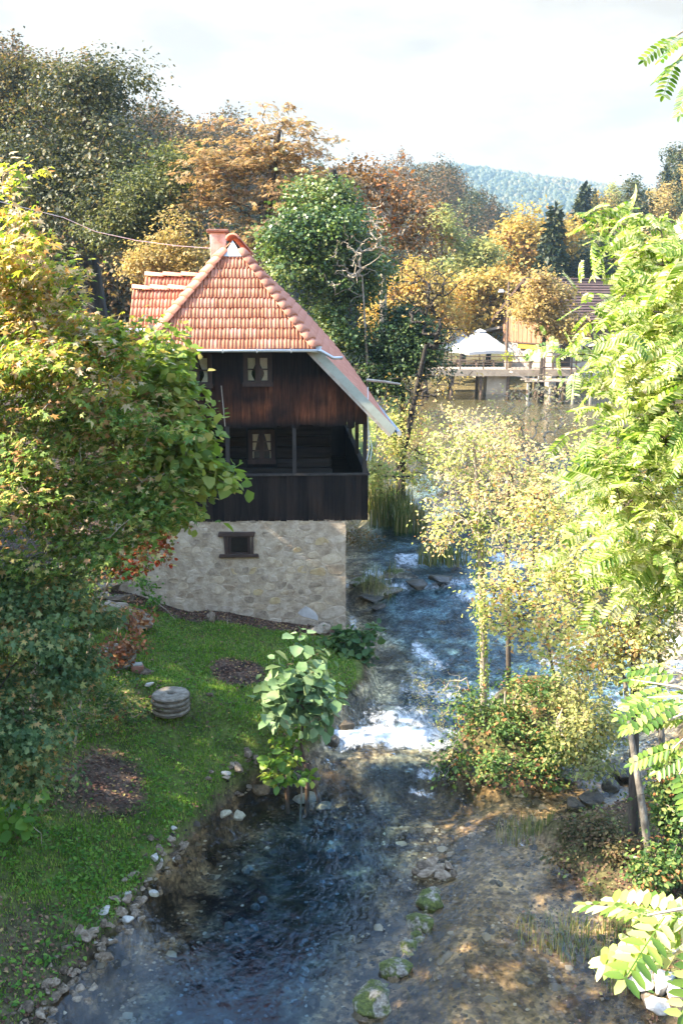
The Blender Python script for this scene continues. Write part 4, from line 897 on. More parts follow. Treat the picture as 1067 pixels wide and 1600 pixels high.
# ------------------------------------------------------------------ trees on the hillsides (few prototypes, copied one by one)
def proto(name, mat, bark, seed, kind):
    r = rng(seed); t = thing(name, None, None)
    if kind == 'conifer':
        h = 1.0; n = 900; z = r.random(n) ** .8 * .92 + .08; rad = (1 - z) * .24 + .01; a = r.random(n) * 6.283; rr = rad * r.random(n) ** .5
        z2 = z - rr * .25; P = np.stack([np.cos(a) * rr, np.sin(a) * rr, z2], 1); out = np.stack([np.cos(a), np.sin(a), a * 0 - .35], 1)
        Rm = frames(n, r, .35, out, .1); V, F = grow([(0, 0, 0), (0, 0, .5), (0, 0, 1.0)], np.zeros((0, 3)), r, .01, rtrunk=(.02, .004))
        sz = .05 + .05 * (1 - z) ; tm = T_tiny(.5)
    else:
        ls = {'round': [(0, 0, .6, .34, .34, .38), (.2, .05, .45, .26, .26, .3), (-.2, -.08, .45, .26, .26, .32), (.02, .1, .8, .2, .2, .2), (0, -.15, .35, .28, .26, .26)],
              'wide': [(0, 0, .6, .42, .38, .32), (0, 0, .35, .34, .34, .25), (.25, .1, .55, .26, .26, .28), (-.22, -.1, .6, .26, .24, .24), (.05, 0, .8, .24, .22, .18)],
              'tall': [(0, 0, .55, .22, .22, .44), (.08, .05, .45, .2, .18, .26), (-.08, .02, .75, .15, .15, .24)]}[kind]
        C, D = sample_lobes(ls, 130, r, .36); per = 20; ci = np.repeat(np.arange(130), per); n = len(ci)
        off = r.normal(0, .035, (n, 3)); P = C[ci] + off; Rm = frames(n, r, .7, unit(off) * .5 + D[ci], .7); sz = .033 * r.uniform(.6, 1.5, n); tm = T_tiny(.75)
        V, F = grow([(0, 0, 0), (.01, 0, .2), (0, .01, .42)], C[:40], r, .0022, rtrunk=(.022, .012), sides=4)
    o1 = link('trunk', mesh_np('trunk', V, F, bark, True), t); o2 = link('crown', leaves('crown', P, Rm, sz, tm, mat), t); o2['kind'] = 'stuff'
    return t
PROTO = {}
def hill_tree(key, x, y, h, label, group, cat='tree', seed=0, sq=1.0, dz=-.3):
    src = PROTO[key]; name = src.name.split('.')[0]
    if not src.get('used'): t = src; src['used'] = True; kids = list(src.children)
    else:
        t = src.copy(); COL.objects.link(t)
        for ch in list(src.children): k = ch.copy(); COL.objects.link(k); k.parent = t
    r = rng(int(abs(x * 131 + y * 17)) + seed)
    t.location = (x, y, gz(x, y) + dz); t.rotation_euler = (r.normal(0, .04), r.normal(0, .04), r.random() * 6.28); s_ = h; w = sq * r.uniform(.85, 1.2)
    t.scale = (s_ * w, s_ * w, s_); tagp(t, label, cat, group); return t
for k, nm, m, s_, kd in (('hb1', 'hillside_tree', LM_HILL, 1, 'round'), ('hb2', 'hillside_tree', LM_HILL, 2, 'wide'), ('hb3', 'hillside_tree', LM_HILLG, 3, 'round'), ('hb4', 'hillside_tree', LM_HILLG, 4, 'tall'),
                         ('hy1', 'autumn_tree', LM_YELLOW, 5, 'round'), ('hy2', 'autumn_tree', LM_GOLD, 6, 'wide'), ('hs', 'pale_green_tree', LM_SAGE, 7, 'tall'), ('con', 'conifer_tree', LM_SPRUCE, 8, 'conifer')):
    PROTO[k] = proto(nm, m, BARK_DARK, s_, kd)
def plant_slope(n, xr_, yr_, keys, hr, label, group, seed, sep, test=None):
    r = rng(seed); got = []; tries = 0
    while len(got) < n and tries < n * 60:
        tries += 1; y = yr_[0] + (yr_[1] - yr_[0]) * r.random(); a = xr_[0] + (xr_[1] - xr_[0]) * r.random(); x = a * y
        if any((x - p[0]) ** 2 + (y - p[1]) ** 2 < (sep * y / 100) ** 2 for p in got): continue
        if test and not test(x, y): continue
        got.append((x, y)); hill_tree(keys[int(r.integers(len(keys)))], x, y, r.uniform(*hr), label, group, seed=seed)
plant_slope(130, (-.42, -.10), (60, 132), ['hb1', 'hb2', 'hb3', 'hb1', 'hb4'], (6.5, 10), 'dark brown and olive tree in the wood covering the steep left hillside', 'trees on the steep left hillside', 21, 3.6)
plant_slope(120, (-.12, .185), (135, 262), ['hb1', 'hb2', 'hb3', 'hb1'], (9, 13), 'brown broadleaf tree on the shaded ridge in the middle of the valley', 'trees on the middle ridge', 22, 3.4)
plant_slope(64, (.225, .44), (112, 200), ['hb3', 'hb1', 'hb2', 'hy2', 'hb3', 'hs'], (7, 11), 'mixed green and tawny tree on the right hillside above the tiled house', 'trees on the right hillside', 23, 4)

# ------------------------------------------------------------------ shade trees out of view on the left, then trees behind the mill
for i, (x, y, h) in enumerate(((-11.4, 8.6, 9.8), (-12, 7.2, 10), (-12.3, 9.8, 9.2), (-13, 8.2, 9.8), (-12.5, 3.8, 9.5), (-13, 6, 8.5), (-12.2, 19, 10), (-12.6, 21.5, 10.2), (-13.4, 18.2, 10), (-12.3, 1.5, 8.5))):  # unseen, added left of the view so their shade covers lawn and stream bed
    hill_tree(('hb3', 'hb4', 'hb2')[i % 3], x, y, h, 'green brown tree of the wooded slope that shades the lawn', 'trees of the slope shading the lawn', sq=1.1)
def up(x, y, z0, *more):                        # trunk polyline from the ground
    b = [x, y, gz(x, y) - .15 if z0 is None else z0]; return [tuple(b)] + [tuple(m) for m in more]
L = lobe
oak_x = aty(150, 400, 45)[0]
plant('oak_tree', 'huge dark olive oak with crooked black limbs rising behind the mill roof', 'tree',
      up(oak_x - .5, 45, None, (oak_x, 45, 6), (oak_x - .4, 45.3, 10), (oak_x + .3, 45, 14), (oak_x - .4, 45, 17.5)),
      [L(120, 150, 45, 55, 60), L(170, 130, 45, 40, 55), L(60, 250, 44, 90, 70), L(170, 240, 44, 85, 70), L(110, 330, 43, 130, 75), L(210, 330, 42, 60, 50), L(20, 330, 44, 80, 80)],
      LM_OAK, BARK_DARK, 31, nclus=700, per=46, csize=.75, sub=(120, 1.35), leaf=.15, natt=260, rtrunk=(.75, .2), rtip=.02, outw=.8, shell=.36, power=.5)
plant('oak_tree', 'smaller sunlit olive green oak standing right of the huge dark oak', 'tree',
      up(aty(250, 300, 41)[0], 41, None, (aty(240, 300, 41)[0], 41, 7), (aty(250, 300, 41)[0], 41, 11)),
      [L(250, 290, 41, 45, 50), L(215, 330, 41, 50, 45), L(275, 255, 41, 22, 28), L(180, 350, 41, 45, 40)],
      LM_SAGEOAK if 'LM_SAGEOAK' in globals() else leafmat('sunlit_oak_leaf', [(0, (.04, .055, .016)), (.5, (.095, .11, .03)), (1, (.2, .19, .06))], .4, .5, .5, rough=.5, spec=.35), BARK_DARK, 32, nclus=300, per=44, csize=.55, sub=(50, 1.0), leaf=.13, natt=120, rtrunk=(.3, .08), rtip=.015)
bx = aty(20, 150, 62)[0]
plant('oak_tree', 'olive and yellow oak at the top left edge of the wood', 'tree', up(bx, 62, None, (bx, 62, 18), (bx + .5, 62, 22)),
      [L(12, 150, 62, 50, 45), L(30, 115, 62, 26, 24), L(0, 215, 62, 50, 50), L(75, 170, 62, 36, 40)],
      leafmat('olive_oak_leaf', [(0, (.03, .032, .01)), (.5, (.075, .07, .02)), (1, (.2, .13, .03))], .3, .6, .2), BARK_DARK, 33, nclus=260, per=45, csize=1.0, leaf=.2, natt=90, rtrunk=(.35, .1), rtip=.02)
plant('autumn_shrub', 'tangle of yellow and tan climbers behind the left ridge of the mill', 'shrub', up(aty(270, 430, 35)[0], 35, None, (aty(270, 430, 35)[0], 35, 8)),
      [L(250, 400, 35, 38, 26), L(300, 405, 35, 28, 24), L(275, 360, 35, 14, 30), L(225, 415, 35, 28, 26)], LM_TAN2 if 'LM_TAN2' in globals() else LM_GOLD, TWIG, 34, nclus=150, per=30, csize=.5, leaf=.12, natt=110, rtrunk=(.08, .03), rtip=.012)
cx = aty(420, 300, 40)[0]
plant('chestnut_tree', 'rust orange horse chestnut with layered open crown above the mill ridge', 'tree',
      up(cx, 40, None, (cx, 40, 7), (cx - .2, 40, 11), (cx + .4, 40, 14.5)),
      [L(430, 195, 40, 60, 38), L(395, 230, 40, 75, 40), L(350, 285, 40, 58, 42), L(430, 290, 40, 85, 55), L(465, 235, 40, 42, 40), L(335, 325, 40, 45, 36), L(400, 350, 40, 70, 36), L(500, 290, 40, 40, 40), L(330, 260, 40, 26, 20)],
      LM_RUST, BARK, 35, nclus=520, per=14, csize=.5, sub=(95, .85), leaf=.15, tmpl=T_palm(5), natt=330, rtrunk=(.45, .12), rtip=.012, flat=.22, shell=.55, up=1.4, outw=.35, power=.48)
ix = aty(520, 400, 36)[0]
plant('ivy_clad_tree', 'tall tree smothered in bright green ivy close behind the mill', 'tree',
      up(ix, 36, None, (ix, 36, 6), (ix + .3, 36, 10), (ix, 36, 12.6)),
      [L(520, 300, 36, 32, 38), L(490, 350, 35.5, 45, 40), L(540, 370, 36, 46, 55), L(470, 400, 35, 48, 50), L(520, 450, 35.5, 60, 60), L(560, 420, 36, 32, 60), L(535, 520, 35.5, 48, 60), L(445, 360, 35.5, 26, 30), L(500, 290, 36, 22, 25)],
      LM_VINE, BARK_DARK, 36, nclus=680, per=54, csize=.45, sub=(95, .75), leaf=.11, natt=60, rtrunk=(.4, .15), rtip=.012, shell=.3, tmpl=T_tiny(.8))
# bare grey twigs poking out of the ivy, part of a dead neighbour
dx = aty(575, 420, 34.5)[0]
plant('dead_tree', 'leafless pale grey dead tree tangled in front of the ivy', 'tree', up(dx, 34.6, None, (dx, 34.6, 6), (dx - .2, 34.5, 9)),
      [L(560, 390, 34, 45, 50), L(540, 430, 34, 45, 45), L(590, 350, 34.5, 25, 40), L(440, 350, 34.5, 40, 14)], LM_BROWN, TWIG, 37, nclus=150, per=0, natt=150, rtrunk=(.06, .025), rtip=.009, jitter=.3, shell=.6)
nx = aty(600, 320, 43)[0]
plant('half_bare_tree', 'half bare brown tree with upright twigs on the sky right of the ivy', 'tree', up(nx, 43, None, (nx, 43, 7), (nx, 43, 11)),
      [L(575, 280, 43, 28, 38), L(610, 300, 43, 42, 40), L(640, 330, 43, 48, 45), L(600, 370, 43, 50, 50), L(545, 270, 43, 24, 22), L(660, 370, 43, 40, 45)], LM_BROWN, TWIG, 38, nclus=330, per=9, csize=.4, leaf=.17, natt=330, rtrunk=(.3, .08), rtip=.013, shell=.6, jitter=.2)
sx = aty(655, 600, 33)[0]
plant('leafless_tree', 'dark leafless tree spreading crooked limbs over the millpond', 'tree',
      [(sx - .6, 33, 1.0), (sx - .5, 33, 3.2), (sx - .1, 33.1, 5.2), (sx + .2, 33, 6.8)],
      [L(660, 450, 33, 55, 55), L(700, 520, 33, 50, 40), L(690, 590, 33, 55, 30), L(640, 620, 33, 50, 40), L(700, 440, 34, 50, 30), L(640, 420, 33.5, 30, 30)], LM_GOLD, BARK_DARK, 39, nclus=200, per=2, csize=.3, leaf=.12, natt=200, rtrunk=(.12, .06), rtip=.011, jitter=.32, shell=.5, power=.5)
plant('dense_evergreen', 'rounded dark green evergreen beside the leafless tree right of the mill', 'shrub', up(aty(630, 600, 35)[0], 35, None, (aty(630, 600, 35)[0], 35, 5)),
      [L(640, 520, 35, 45, 34), L(600, 550, 35, 45, 45), L(650, 560, 34.5, 32, 30), L(590, 600, 35, 40, 45), L(620, 495, 35.5, 26, 18)],
      LM_DARKG, BARK_DARK, 40, nclus=440, per=46, csize=.36, sub=(60, .6), leaf=.11, natt=40, rtrunk=(.2, .08), rtip=.012, shell=.3)
plant('waterside_shrub', 'yellow brown shrub in the gap between the mill and the pond', 'shrub', up(aty(620, 700, 34)[0], 34, None, (aty(620, 700, 34)[0], 34, 3)),
      [L(625, 660, 34, 45, 40), L(600, 740, 31, 30, 40), L(650, 720, 33, 45, 45), L(610, 690, 33, 32, 30)], LM_STREAM, BARK_DARK, 41, nclus=210, per=20, csize=.4, leaf=.10, natt=160, rtrunk=(.07, .03), rtip=.009, jitter=.25)

# ------------------------------------------------------------------ trees round the far house and beyond the pond
def far_tree(key, px, base_py, y, top_py, label, group=None, sq=1.0, cat='tree'):
    p = aty(px, base_py, y); x = p[0]; h = aty(px, top_py, y)[2] - gz(x, y)
    return hill_tree(key, x, y, h, label, group, cat, sq=sq)
def big(name, label, y, lobes, mat, seed, nclus, per, csize, leaf, bark=BARK_DARK, natt=70, tmpl=None, group=None, **k):
    x = lobes[0][0]; zt = max(l[2] for l in lobes)
    return plant(name, label, 'tree', up(x, y, None, (x + .1, y, gz(x, y) + (zt - gz(x, y)) * .5), (x, y, zt)), lobes, mat, bark, seed, nclus=nclus, per=per, csize=csize, leaf=leaf, natt=natt, sub=(max(14, nclus // 8), csize * 1.3), rtrunk=(.28, .08), rtip=.02, tmpl=tmpl, group=group, **k)
big('yellow_tree', 'glowing yellow tree left of the tiled house gable', 88, [L(765, 450, 88, 36, 36), L(740, 480, 88, 28, 30), L(795, 480, 88, 30, 34), L(760, 500, 88, 40, 30)], LM_YELLOW, 51, 190, 40, 1.1, .34)
big('yellow_tree', 'tawny gold tree growing in front of the tiled house wall', 74, [L(850, 465, 74, 38, 34), L(880, 475, 74, 22, 34), L(828, 490, 74, 22, 22), L(868, 512, 74, 34, 20), L(850, 435, 74, 28, 16), L(885, 510, 74, 18, 20)], LM_GOLD, 52, 210, 38, .8, .24)
big('yellow_tree', 'tall orange yellow tree behind the spruce', 112, [L(845, 370, 112, 40, 52), L(800, 400, 112, 26, 45), L(880, 390, 112, 30, 45), L(825, 420, 112, 40, 40)], LM_YELLOW, 53, 240, 40, 1.4, .42)
big('spruce_tree', 'dark spruce with drooping tiers in front of the orange tree', 100, [L(848, 420, 100, 2, 2)], LM_SPRUCE, 54, 1, 1, .1, .1, natt=0) if False else None
far_tree('con', 848, 480, 101, 318, 'dark spruce with drooping tiers before the orange yellow tree', sq=1.15)
big('pale_green_tree', 'tall pale green willow in the middle distance beyond the pond', 95, [L(690, 375, 95, 28, 40), L(705, 420, 95, 40, 45), L(680, 430, 95, 34, 40), L(735, 430, 95, 26, 38), L(695, 470, 95, 45, 40), L(750, 400, 95, 14, 20)], LM_SAGE, 55, 330, 40, 1.0, .3)
big('pale_green_tree', 'ivy dark green tree beside the pale willow beyond the pond', 100, [L(725, 410, 100, 26, 34), L(722, 450, 100, 30, 40), L(745, 440, 100, 20, 30)], LM_VINE, 56, 150, 40, 1.0, .3)
big('orange_tree', 'orange leaved tree behind the leafless limbs by the pond', 84, [L(620, 440, 84, 45, 30), L(660, 460, 84, 40, 36), L(610, 490, 84, 45, 34), L(690, 490, 84, 28, 26), L(650, 430, 84, 34, 24)], LM_YELLOW, 57, 240, 36, 1.0, .3)
big('orange_tree', 'low rusty orange tree behind the white parasols', 92, [L(680, 500, 92, 34, 24), L(720, 495, 92, 26, 26), L(650, 510, 92, 30, 22)], leafmat('rusty_leaf', [(0, (.14, .08, .03)), (.5, (.33, .15, .05)), (1, (.42, .2, .08))], .4, .4, .3), 58, 120, 36, 1.0, .3)
big('olive_tree_row', 'olive green tree between the spruce and the right hillside', 118, [L(905, 400, 118, 36, 40), L(930, 430, 118, 40, 34), L(880, 420, 118, 26, 40)], LM_HILLG, 59, 170, 36, 1.5, .45)
for i, (px, y, tp, lab) in enumerate(((886, 150, 290, 'leftmost dark conifer on the right skyline'), (905, 152, 287, 'second dark conifer on the right skyline'), (920, 155, 296, 'shortest dark conifer of the group on the right skyline'),
                                     (1036, 160, 255, 'tall pointed conifer near the right edge of the skyline'), (1050, 162, 268, 'dark conifer beside the tallest one at the right edge'))):
    far_tree('con', px, 400, y, tp, lab, 'dark conifers on the right skyline', sq=.9)
for px, y, tp, k_, lab in ((990, 150, 275, 'hb4', 'dark rounded tree alone on the right skyline'), (1015, 152, 290, 'hy2', 'pink brown rounded tree on the right skyline'), (945, 150, 296, 'hy1', 'yellow olive tree below the right skyline'), (960, 146, 305, 'hb3', 'green bushy tree below the right skyline')):
    far_tree(k_, px, 400, y, tp, lab)

# ------------------------------------------------------------------ the far mountain and its forest
def mountain():
    px = np.array([380, 560, 610, 660, 700, 760, 800, 840, 870, 960, 1150]); py = np.array([330, 285, 272, 266, 266, 274, 280, 284, 289, 300, 320])
    YM = 1250.0
    xs = np.linspace(-700, 900, 130); ys = np.concatenate([np.linspace(640, YM, 46), np.linspace(YM + 40, 1700, 14)])
    X, Y, F = grid(xs, ys)
    prof = np.interp(533.5 + X / YM * FPX * math.cos(PITCH), px, py); top = EYE[2] + (470 - prof) / FPX * YM * .985
    Z = top * sstep(620, YM + 60, Y) ** 1.0 + 14 * (fbm(X * .006, Y * .006, 4, 61) - .47) - 3
    Z = np.where(Y > YM, Z - (Y - YM) * .12, Z)
    m = surf('far_forest_floor', [(.3, (.045, .05, .02)), (.7, (.1, .085, .035))], .05, 1, 0, spec=0)
    tagp(link('mountain', mesh_np('mountain', np.stack([X, Y, Z], 1), F, m, True)), 'long wooded mountain fading blue on the horizon', None, None, 'structure')
    r = rng(62); n = 17000; fx = r.uniform(-150, 480, n); fy = r.uniform(660, 1270, n)
    tx = np.interp(fx, xs, np.arange(len(xs))); 
    top2 = EYE[2] + (470 - np.interp(533.5 + fx / YM * FPX * math.cos(PITCH), px, py)) / FPX * YM * .985
    fz = top2 * sstep(620, YM + 60, fy) + 14 * (fbm(fx * .006, fy * .006, 4, 61) - .47) - 3 - np.maximum(fy - YM, 0) * .12
    bm = bmesh.new(); bmesh.ops.create_icosphere(bm, subdivisions=1, radius=1); V0 = np.array([v.co for v in bm.verts]); F0 = np.array([[v.index for v in f.verts] for f in bm.faces]); bm.free()
    s = r.uniform(2.0, 4.0, n); V = V0[None] * s[:, None, None] * np.array([1, 1, 1.25]) * (1 + .25 * r.normal(0, 1, (n, 1, 3))).clip(.6, 1.5) * (1 + .18 * r.normal(0, 1, (n, len(V0), 1))) + np.stack([fx, fy, fz + s * .5], 1)[:, None]
    me = mesh_np('distant_forest', V.reshape(-1, 3), (F0[None] + (np.arange(n) * len(V0))[:, None, None]).reshape(-1, 3), leafmat('far_crown', [(0, (.035, .045, .02)), (.45, (.05, .06, .022)), (.8, (.075, .068, .026)), (1, (.095, .075, .033))], .15, .8, .006), True)
    tagp(link('distant_forest', me), 'mixed autumn forest covering the far mountain', None, None, 'stuff')
mountain()
hz = MB(); hz.box(-1600, 1600, -130, 1760, -40, 186)
hm = bpy.data.materials.new('haze_air'); hm.use_nodes = True; hn = hm.node_tree.nodes; hn.clear()
ho = hn.new('ShaderNodeOutputMaterial'); hv = hn.new('ShaderNodeVolumePrincipled'); hv.inputs['Color'].default_value = (.55, .82, 1, 1); hv.inputs['Density'].default_value = .00023; hv.inputs['Anisotropy'].default_value = .2
hm.node_tree.links.new(hv.outputs[0], ho.inputs['Volume'])
ho_ = hz.build('haze', hm); tagp(ho_, 'thin blue autumn haze in the valley air', None, None, 'stuff')

# ------------------------------------------------------------------ far tiled house, boardwalk and parasols across the pond
BRICKWALL = surf('sunlit_orange_boarding', [(.3, (.19, .095, .05)), (.7, (.32, .17, .095))], 1.5, .9, .3, (3, 3, .4))
LIMEWALL = surf('rough_limewash', [(.3, (.25, .19, .13)), (.5, (.43, .36, .28)), (.7, (.56, .5, .41))], 1.2, .95, .5)
OLDTILE = surf('old_brown_tile', [(.3, (.055, .032, .026)), (.7, (.115, .068, .055))], 1.5, .9, .3)
CANVAS = surf('white_parasol_cloth', [(.3, (.5, .49, .46)), (.7, (.6, .59, .56))], 1, .9, 0)
DECKW = surf('sunbleached_deck_wood', [(.3, (.19, .15, .11)), (.7, (.34, .28, .22))], 3, .9, .3, (1, 4, 1))
CONC = surf('stained_masonry', [(.3, (.2, .15, .1)), (.7, (.42, .35, .26))], 1, .95, .5)
def far_house():
    Y = 82.0; base = aty(822, 573, Y); zb = base[2]; A = R(30)              # ridge direction turned 30 degrees from the picture plane
    h = thing('tiled_house', 'tall old house with orange boarded gable and brown tiled roof across the pond', 'house', (base[0], Y, zb), None, A)
    # local: x along the ridge (away to the right), y across the gable
    zr = aty(818, 437, Y)[2] - zb; ze = aty(783, 500, Y)[2] - zb; z1 = aty(820, 533, Y)[2] - zb; hw = 3.0; Lr = 9.5
    pl = MB(); pl.box(0, Lr, -hw, hw, -1.6, z1 - .06)
    pl.build('lower_wall', LIMEWALL, h)
    m = MB(); n = 22; ys = np.linspace(-hw - .05, hw + .05, n + 1); top = lambda y: zr - .12 - (zr - ze) * abs(y) / (hw + .75)
    back = MB(); back.prism([(-hw, z1 - .06), (hw, z1 - .06), (hw, top(hw)), (0, top(0)), (-hw, top(hw))], 0, .03, Lr); gw = back.build('upper_wall', WOOD_BROWN, h)
    for i in range(n):
        a, b = ys[i], ys[i + 1] - .02; p = MB(); f = -.06 - .03 * (i % 2); p.prism([(a, z1 - .12), (b, z1 - .12), (b, top(b))] + ([(0, top(0))] if a < 0 < b else []) + [(a, top(a))], 0, f, .03); p.build('board', BRICKWALL, gw)
    for sg in (-1, 1):
        rf = MB(); q0 = (0, zr); q1 = (sg * (hw + .75), ze - .02); k = 15; L_ = math.hypot(q1[0], q1[1] - q0[1])
        nx_, nz_ = sg * (zr - ze) / L_, (hw + .75) / L_
        for i in range(k):
            t0, t1 = i / k, (i + 1.04) / k; a = (q1[0] * t0, zr + (q1[1] - zr) * t0); b = (q1[0] * t1, zr + (q1[1] - zr) * t1)
            rf.prism([(a[0] + nx_ * .01, a[1] + nz_ * .01), (b[0] + nx_ * .07, b[1] + nz_ * .07), (b[0], b[1]), (a[0] - nx_ * .03, a[1] - nz_ * .03)], 1 if False else 0, -.7, Lr + .5)
        o = rf.build('roof_courses', OLDTILE, h); o['kind'] = 'stuff'
        vg = MB(); vg.prism([(0, zr + .02), (q1[0], q1[1] + .02), (q1[0], q1[1] - .22), (0, zr - .25)], 0, -.78, -.7); vg.build('verge_board', WOOD_BROWN_DARK, h)
    rc = MB(); rc.tube([(-.72, 0, zr + .05), (Lr + .5, 0, zr + .05)], .14, 6); rc.build('ridge', OLDTILE, h)
    b = MB(); b.box(-.5, -.06, -.4, 2.4, zr * .62, zr * .62 + .16); b.build('tie_beam', WOOD_BROWN_DARK, h)
    b = MB(); b.box(-.25, -.05, -1.7, .9, z1 - .6, z1 - .2); sg_ = b.build('sign_band', leafmat('yellow_flower_box', [(0, (.2, .15, .03)), (.5, (.42, .3, .04)), (1, (.5, .36, .08))], .1, .3, 2), h)
    b = MB(); b.box(-.34, -.02, -2.05, 1.25, z1 - .2, z1 - .14); b.build('sign_ledge', WOOD_BROWN_DARK, h)
    d = MB(); d.box(.8, 1.9, -hw - .06, -hw + .02, -.4, 2.0); d.build('door', WOOD_BROWN_DARK, h); d = MB(); d.box(3.2, 4.2, -hw - .05, -hw + .02, .5, 1.7); d.build('window', WOOD_BROWN_DARK, h)
    d = MB(); d.box(-.08, .02, -.35, .0, -.6, .9); d.build('slit_window', DARK, h)
    aw = MB(); aw.prism([(hw + .2, ze - .55), (hw + 2.4, ze - .9), (hw + 2.4, ze - 1.1), (hw + .2, ze - .75)], 0, -.4, 3.5); aw.build('lean_to_roof', DECKW, h)
far_house()
def boardwalk():
    Y = 76.0; p0 = aty(655, 577, Y); z = aty(780, 577, Y)[2]; x0, x1 = aty(640, 577, Y)[0], aty(905, 577, Y)[0]
    bw = thing('boardwalk', 'pale timber boardwalk on piles running along the far edge of the pond', 'boardwalk', (x0, Y, z)); W = x1 - x0
    n = 120
    for i in range(n):
        a = W * i / n; p = MB(); p.box(a, a + W / n - .02, -.2, 2.6, -.07 + .015 * math.sin(i * 2.3), .0 + .015 * math.sin(i * 2.3)); p.build('deck_board', DECKW, bw)
    p = MB(); p.box(-.05, W + .05, -.28, -.2, -.5, -.02); p.build('edge_beam', DECKW, bw)
    r = rng(3)
    xs = np.arange(.3, W, 1.75)
    for a in xs:
        p = MB(); p.box(a - .05, a + .05, -.12, -.02, .0, .95); p.build('rail_post', WOOD_BROWN, bw)
    for zz in (.5, .92):
        p = MB(); p.box(0, W, -.1, -.04, zz, zz + .07); p.build('handrail', WOOD_BROWN, bw)
    for a in np.arange(1.2, W, 2.1):
        p = MB(); p.tube([(a, .1, -.5), (a + r.normal(0, .1), .1, -2.9)], .13, 7); p.build('pile', WOOD_BROWN, bw)
        p = MB(); p.tube([(a, 2.2, -.1), (a, 2.2, -2.9)], .13, 7); p.build('pile', WOOD_BROWN, bw)
    ab = thing('stone_abutment', 'squat stained masonry pier under the boardwalk', 'pier', (aty(778, 600, Y)[0], Y + .2, 0)); p = MB(); p.prism([(-.9, .6), (.9, .6), (.75, z - .52), (-.8, z - .52)], 1, 0, 1.8); p.build('masonry', CONC, ab); p = MB(); p.box(-1.0, 1.0, -.06, 1.86, .4, .9); p.build('footing', CONC, ab)
    # lower landing stage
    ls = thing('landing_stage', 'weathered landing stage with a broken ramp in front of the boardwalk', 'jetty', (aty(868, 596, 74)[0], 74, 0)); zl = aty(868, 594, 74)[2]
    for i in range(14):
        p = MB(); p.box(-2.4 + i * .36, -2.07 + i * .36, -1.0, 1.3, zl - .06, zl + .01 * (i % 3)); p.build('deck_board', DECKW, ls)
    for a in (-2.2, -.6, 1.1, 2.4):
        p = MB(); p.tube([(a, -.8, 0), (a, -.8, zl - .06)], .11, 7); p.build('pile', WOOD_PALE, ls)
    p = MB(); p.prism([(-3.4, zl + .55), (-3.3, zl + .65), (-1.9, zl + .06), (-2.0, zl)], 1, -.6, .6); p.build('ramp', DECKW, ls)
    for a in (-1.1, .9, 2.4):
        p = MB(); p.box(a - .06, a + .06, -.9, -.78, zl + .02, zl + 2.1); p.build('rail_post', WOOD_BROWN, ls)
    p = MB(); p.box(-1.4, 2.5, -.92, -.76, zl + 2.0, zl + 2.1); p.build('handrail', WOOD_BROWN, ls); p = MB(); p.box(-1.4, 2.5, -.9, -.8, zl + .95, zl + 1.03); p.build('handrail', WOOD_BROWN, ls)
    return z
ZD = boardwalk()
def parasol(px, py_top, py_edge, Y, half, label, rz):
    top = aty(px, py_top, Y); ez = aty(px, py_edge, Y)[2]; zg = gz(top[0], Y)
    t = thing('parasol', label, 'parasol', (top[0], Y, zg), 'square white parasols on the terrace', rz); H = top[2] - zg; E = ez - zg
    for k in range(4):
        a0, a1 = math.pi / 4 + k * math.pi / 2, math.pi / 4 + (k + 1) * math.pi / 2; P = lambda a, s_: (math.cos(a) * half * 1.414 * s_, math.sin(a) * half * 1.414 * s_)
        m = MB(); A_, B_ = P(a0, 1), P(a1, 1); mid = ((A_[0] + B_[0]) / 2, (A_[1] + B_[1]) / 2); a2, b2 = P(a0, .13), P(a1, .13)
        m.poly([(*A_, E), (*mid, E + .1), (*B_, E), (*b2, H - .12), (*a2, H - .12)], [(0, 1, 4), (1, 2, 3), (1, 3, 4)]); m.poly([(*A_, E), (*mid, E + .1), (*B_, E), (*B_, E - .22), (*mid, E - .14), (*A_, E - .22)], [(0, 1, 4, 5), (1, 2, 3, 4)])
        m.build('canopy_panel', CANVAS, t)
    v = MB(); q = half * .2; v.poly([(-q, -q, H - .1), (q, -q, H - .1), (q, q, H - .1), (-q, q, H - .1), (0, 0, H + .12)], [(0, 1, 4), (1, 2, 4), (2, 3, 4), (3, 0, 4)]); v.build('vent_cap', CANVAS, t)
    p = MB(); p.tube([(0, 0, 0), (0, 0, H)], .05, 8); p.build('pole', WOOD_PALE, t); p = MB(); p.box(-.4, .4, -.4, .4, 0, .12); p.build('base', CONC, t)
parasol(750, 516, 548, 82, 1.95, 'white square parasol nearest the tiled house', .35)
parasol(706, 510, 543, 85, 2.1, 'white square parasol in the middle of the terrace', .2)
parasol(728, 507, 538, 90, 2.0, 'white square parasol half hidden between the other two', .5)
parasol(672, 516, 546, 88, 1.9, 'leftmost white parasol behind the dark twigs', .1)
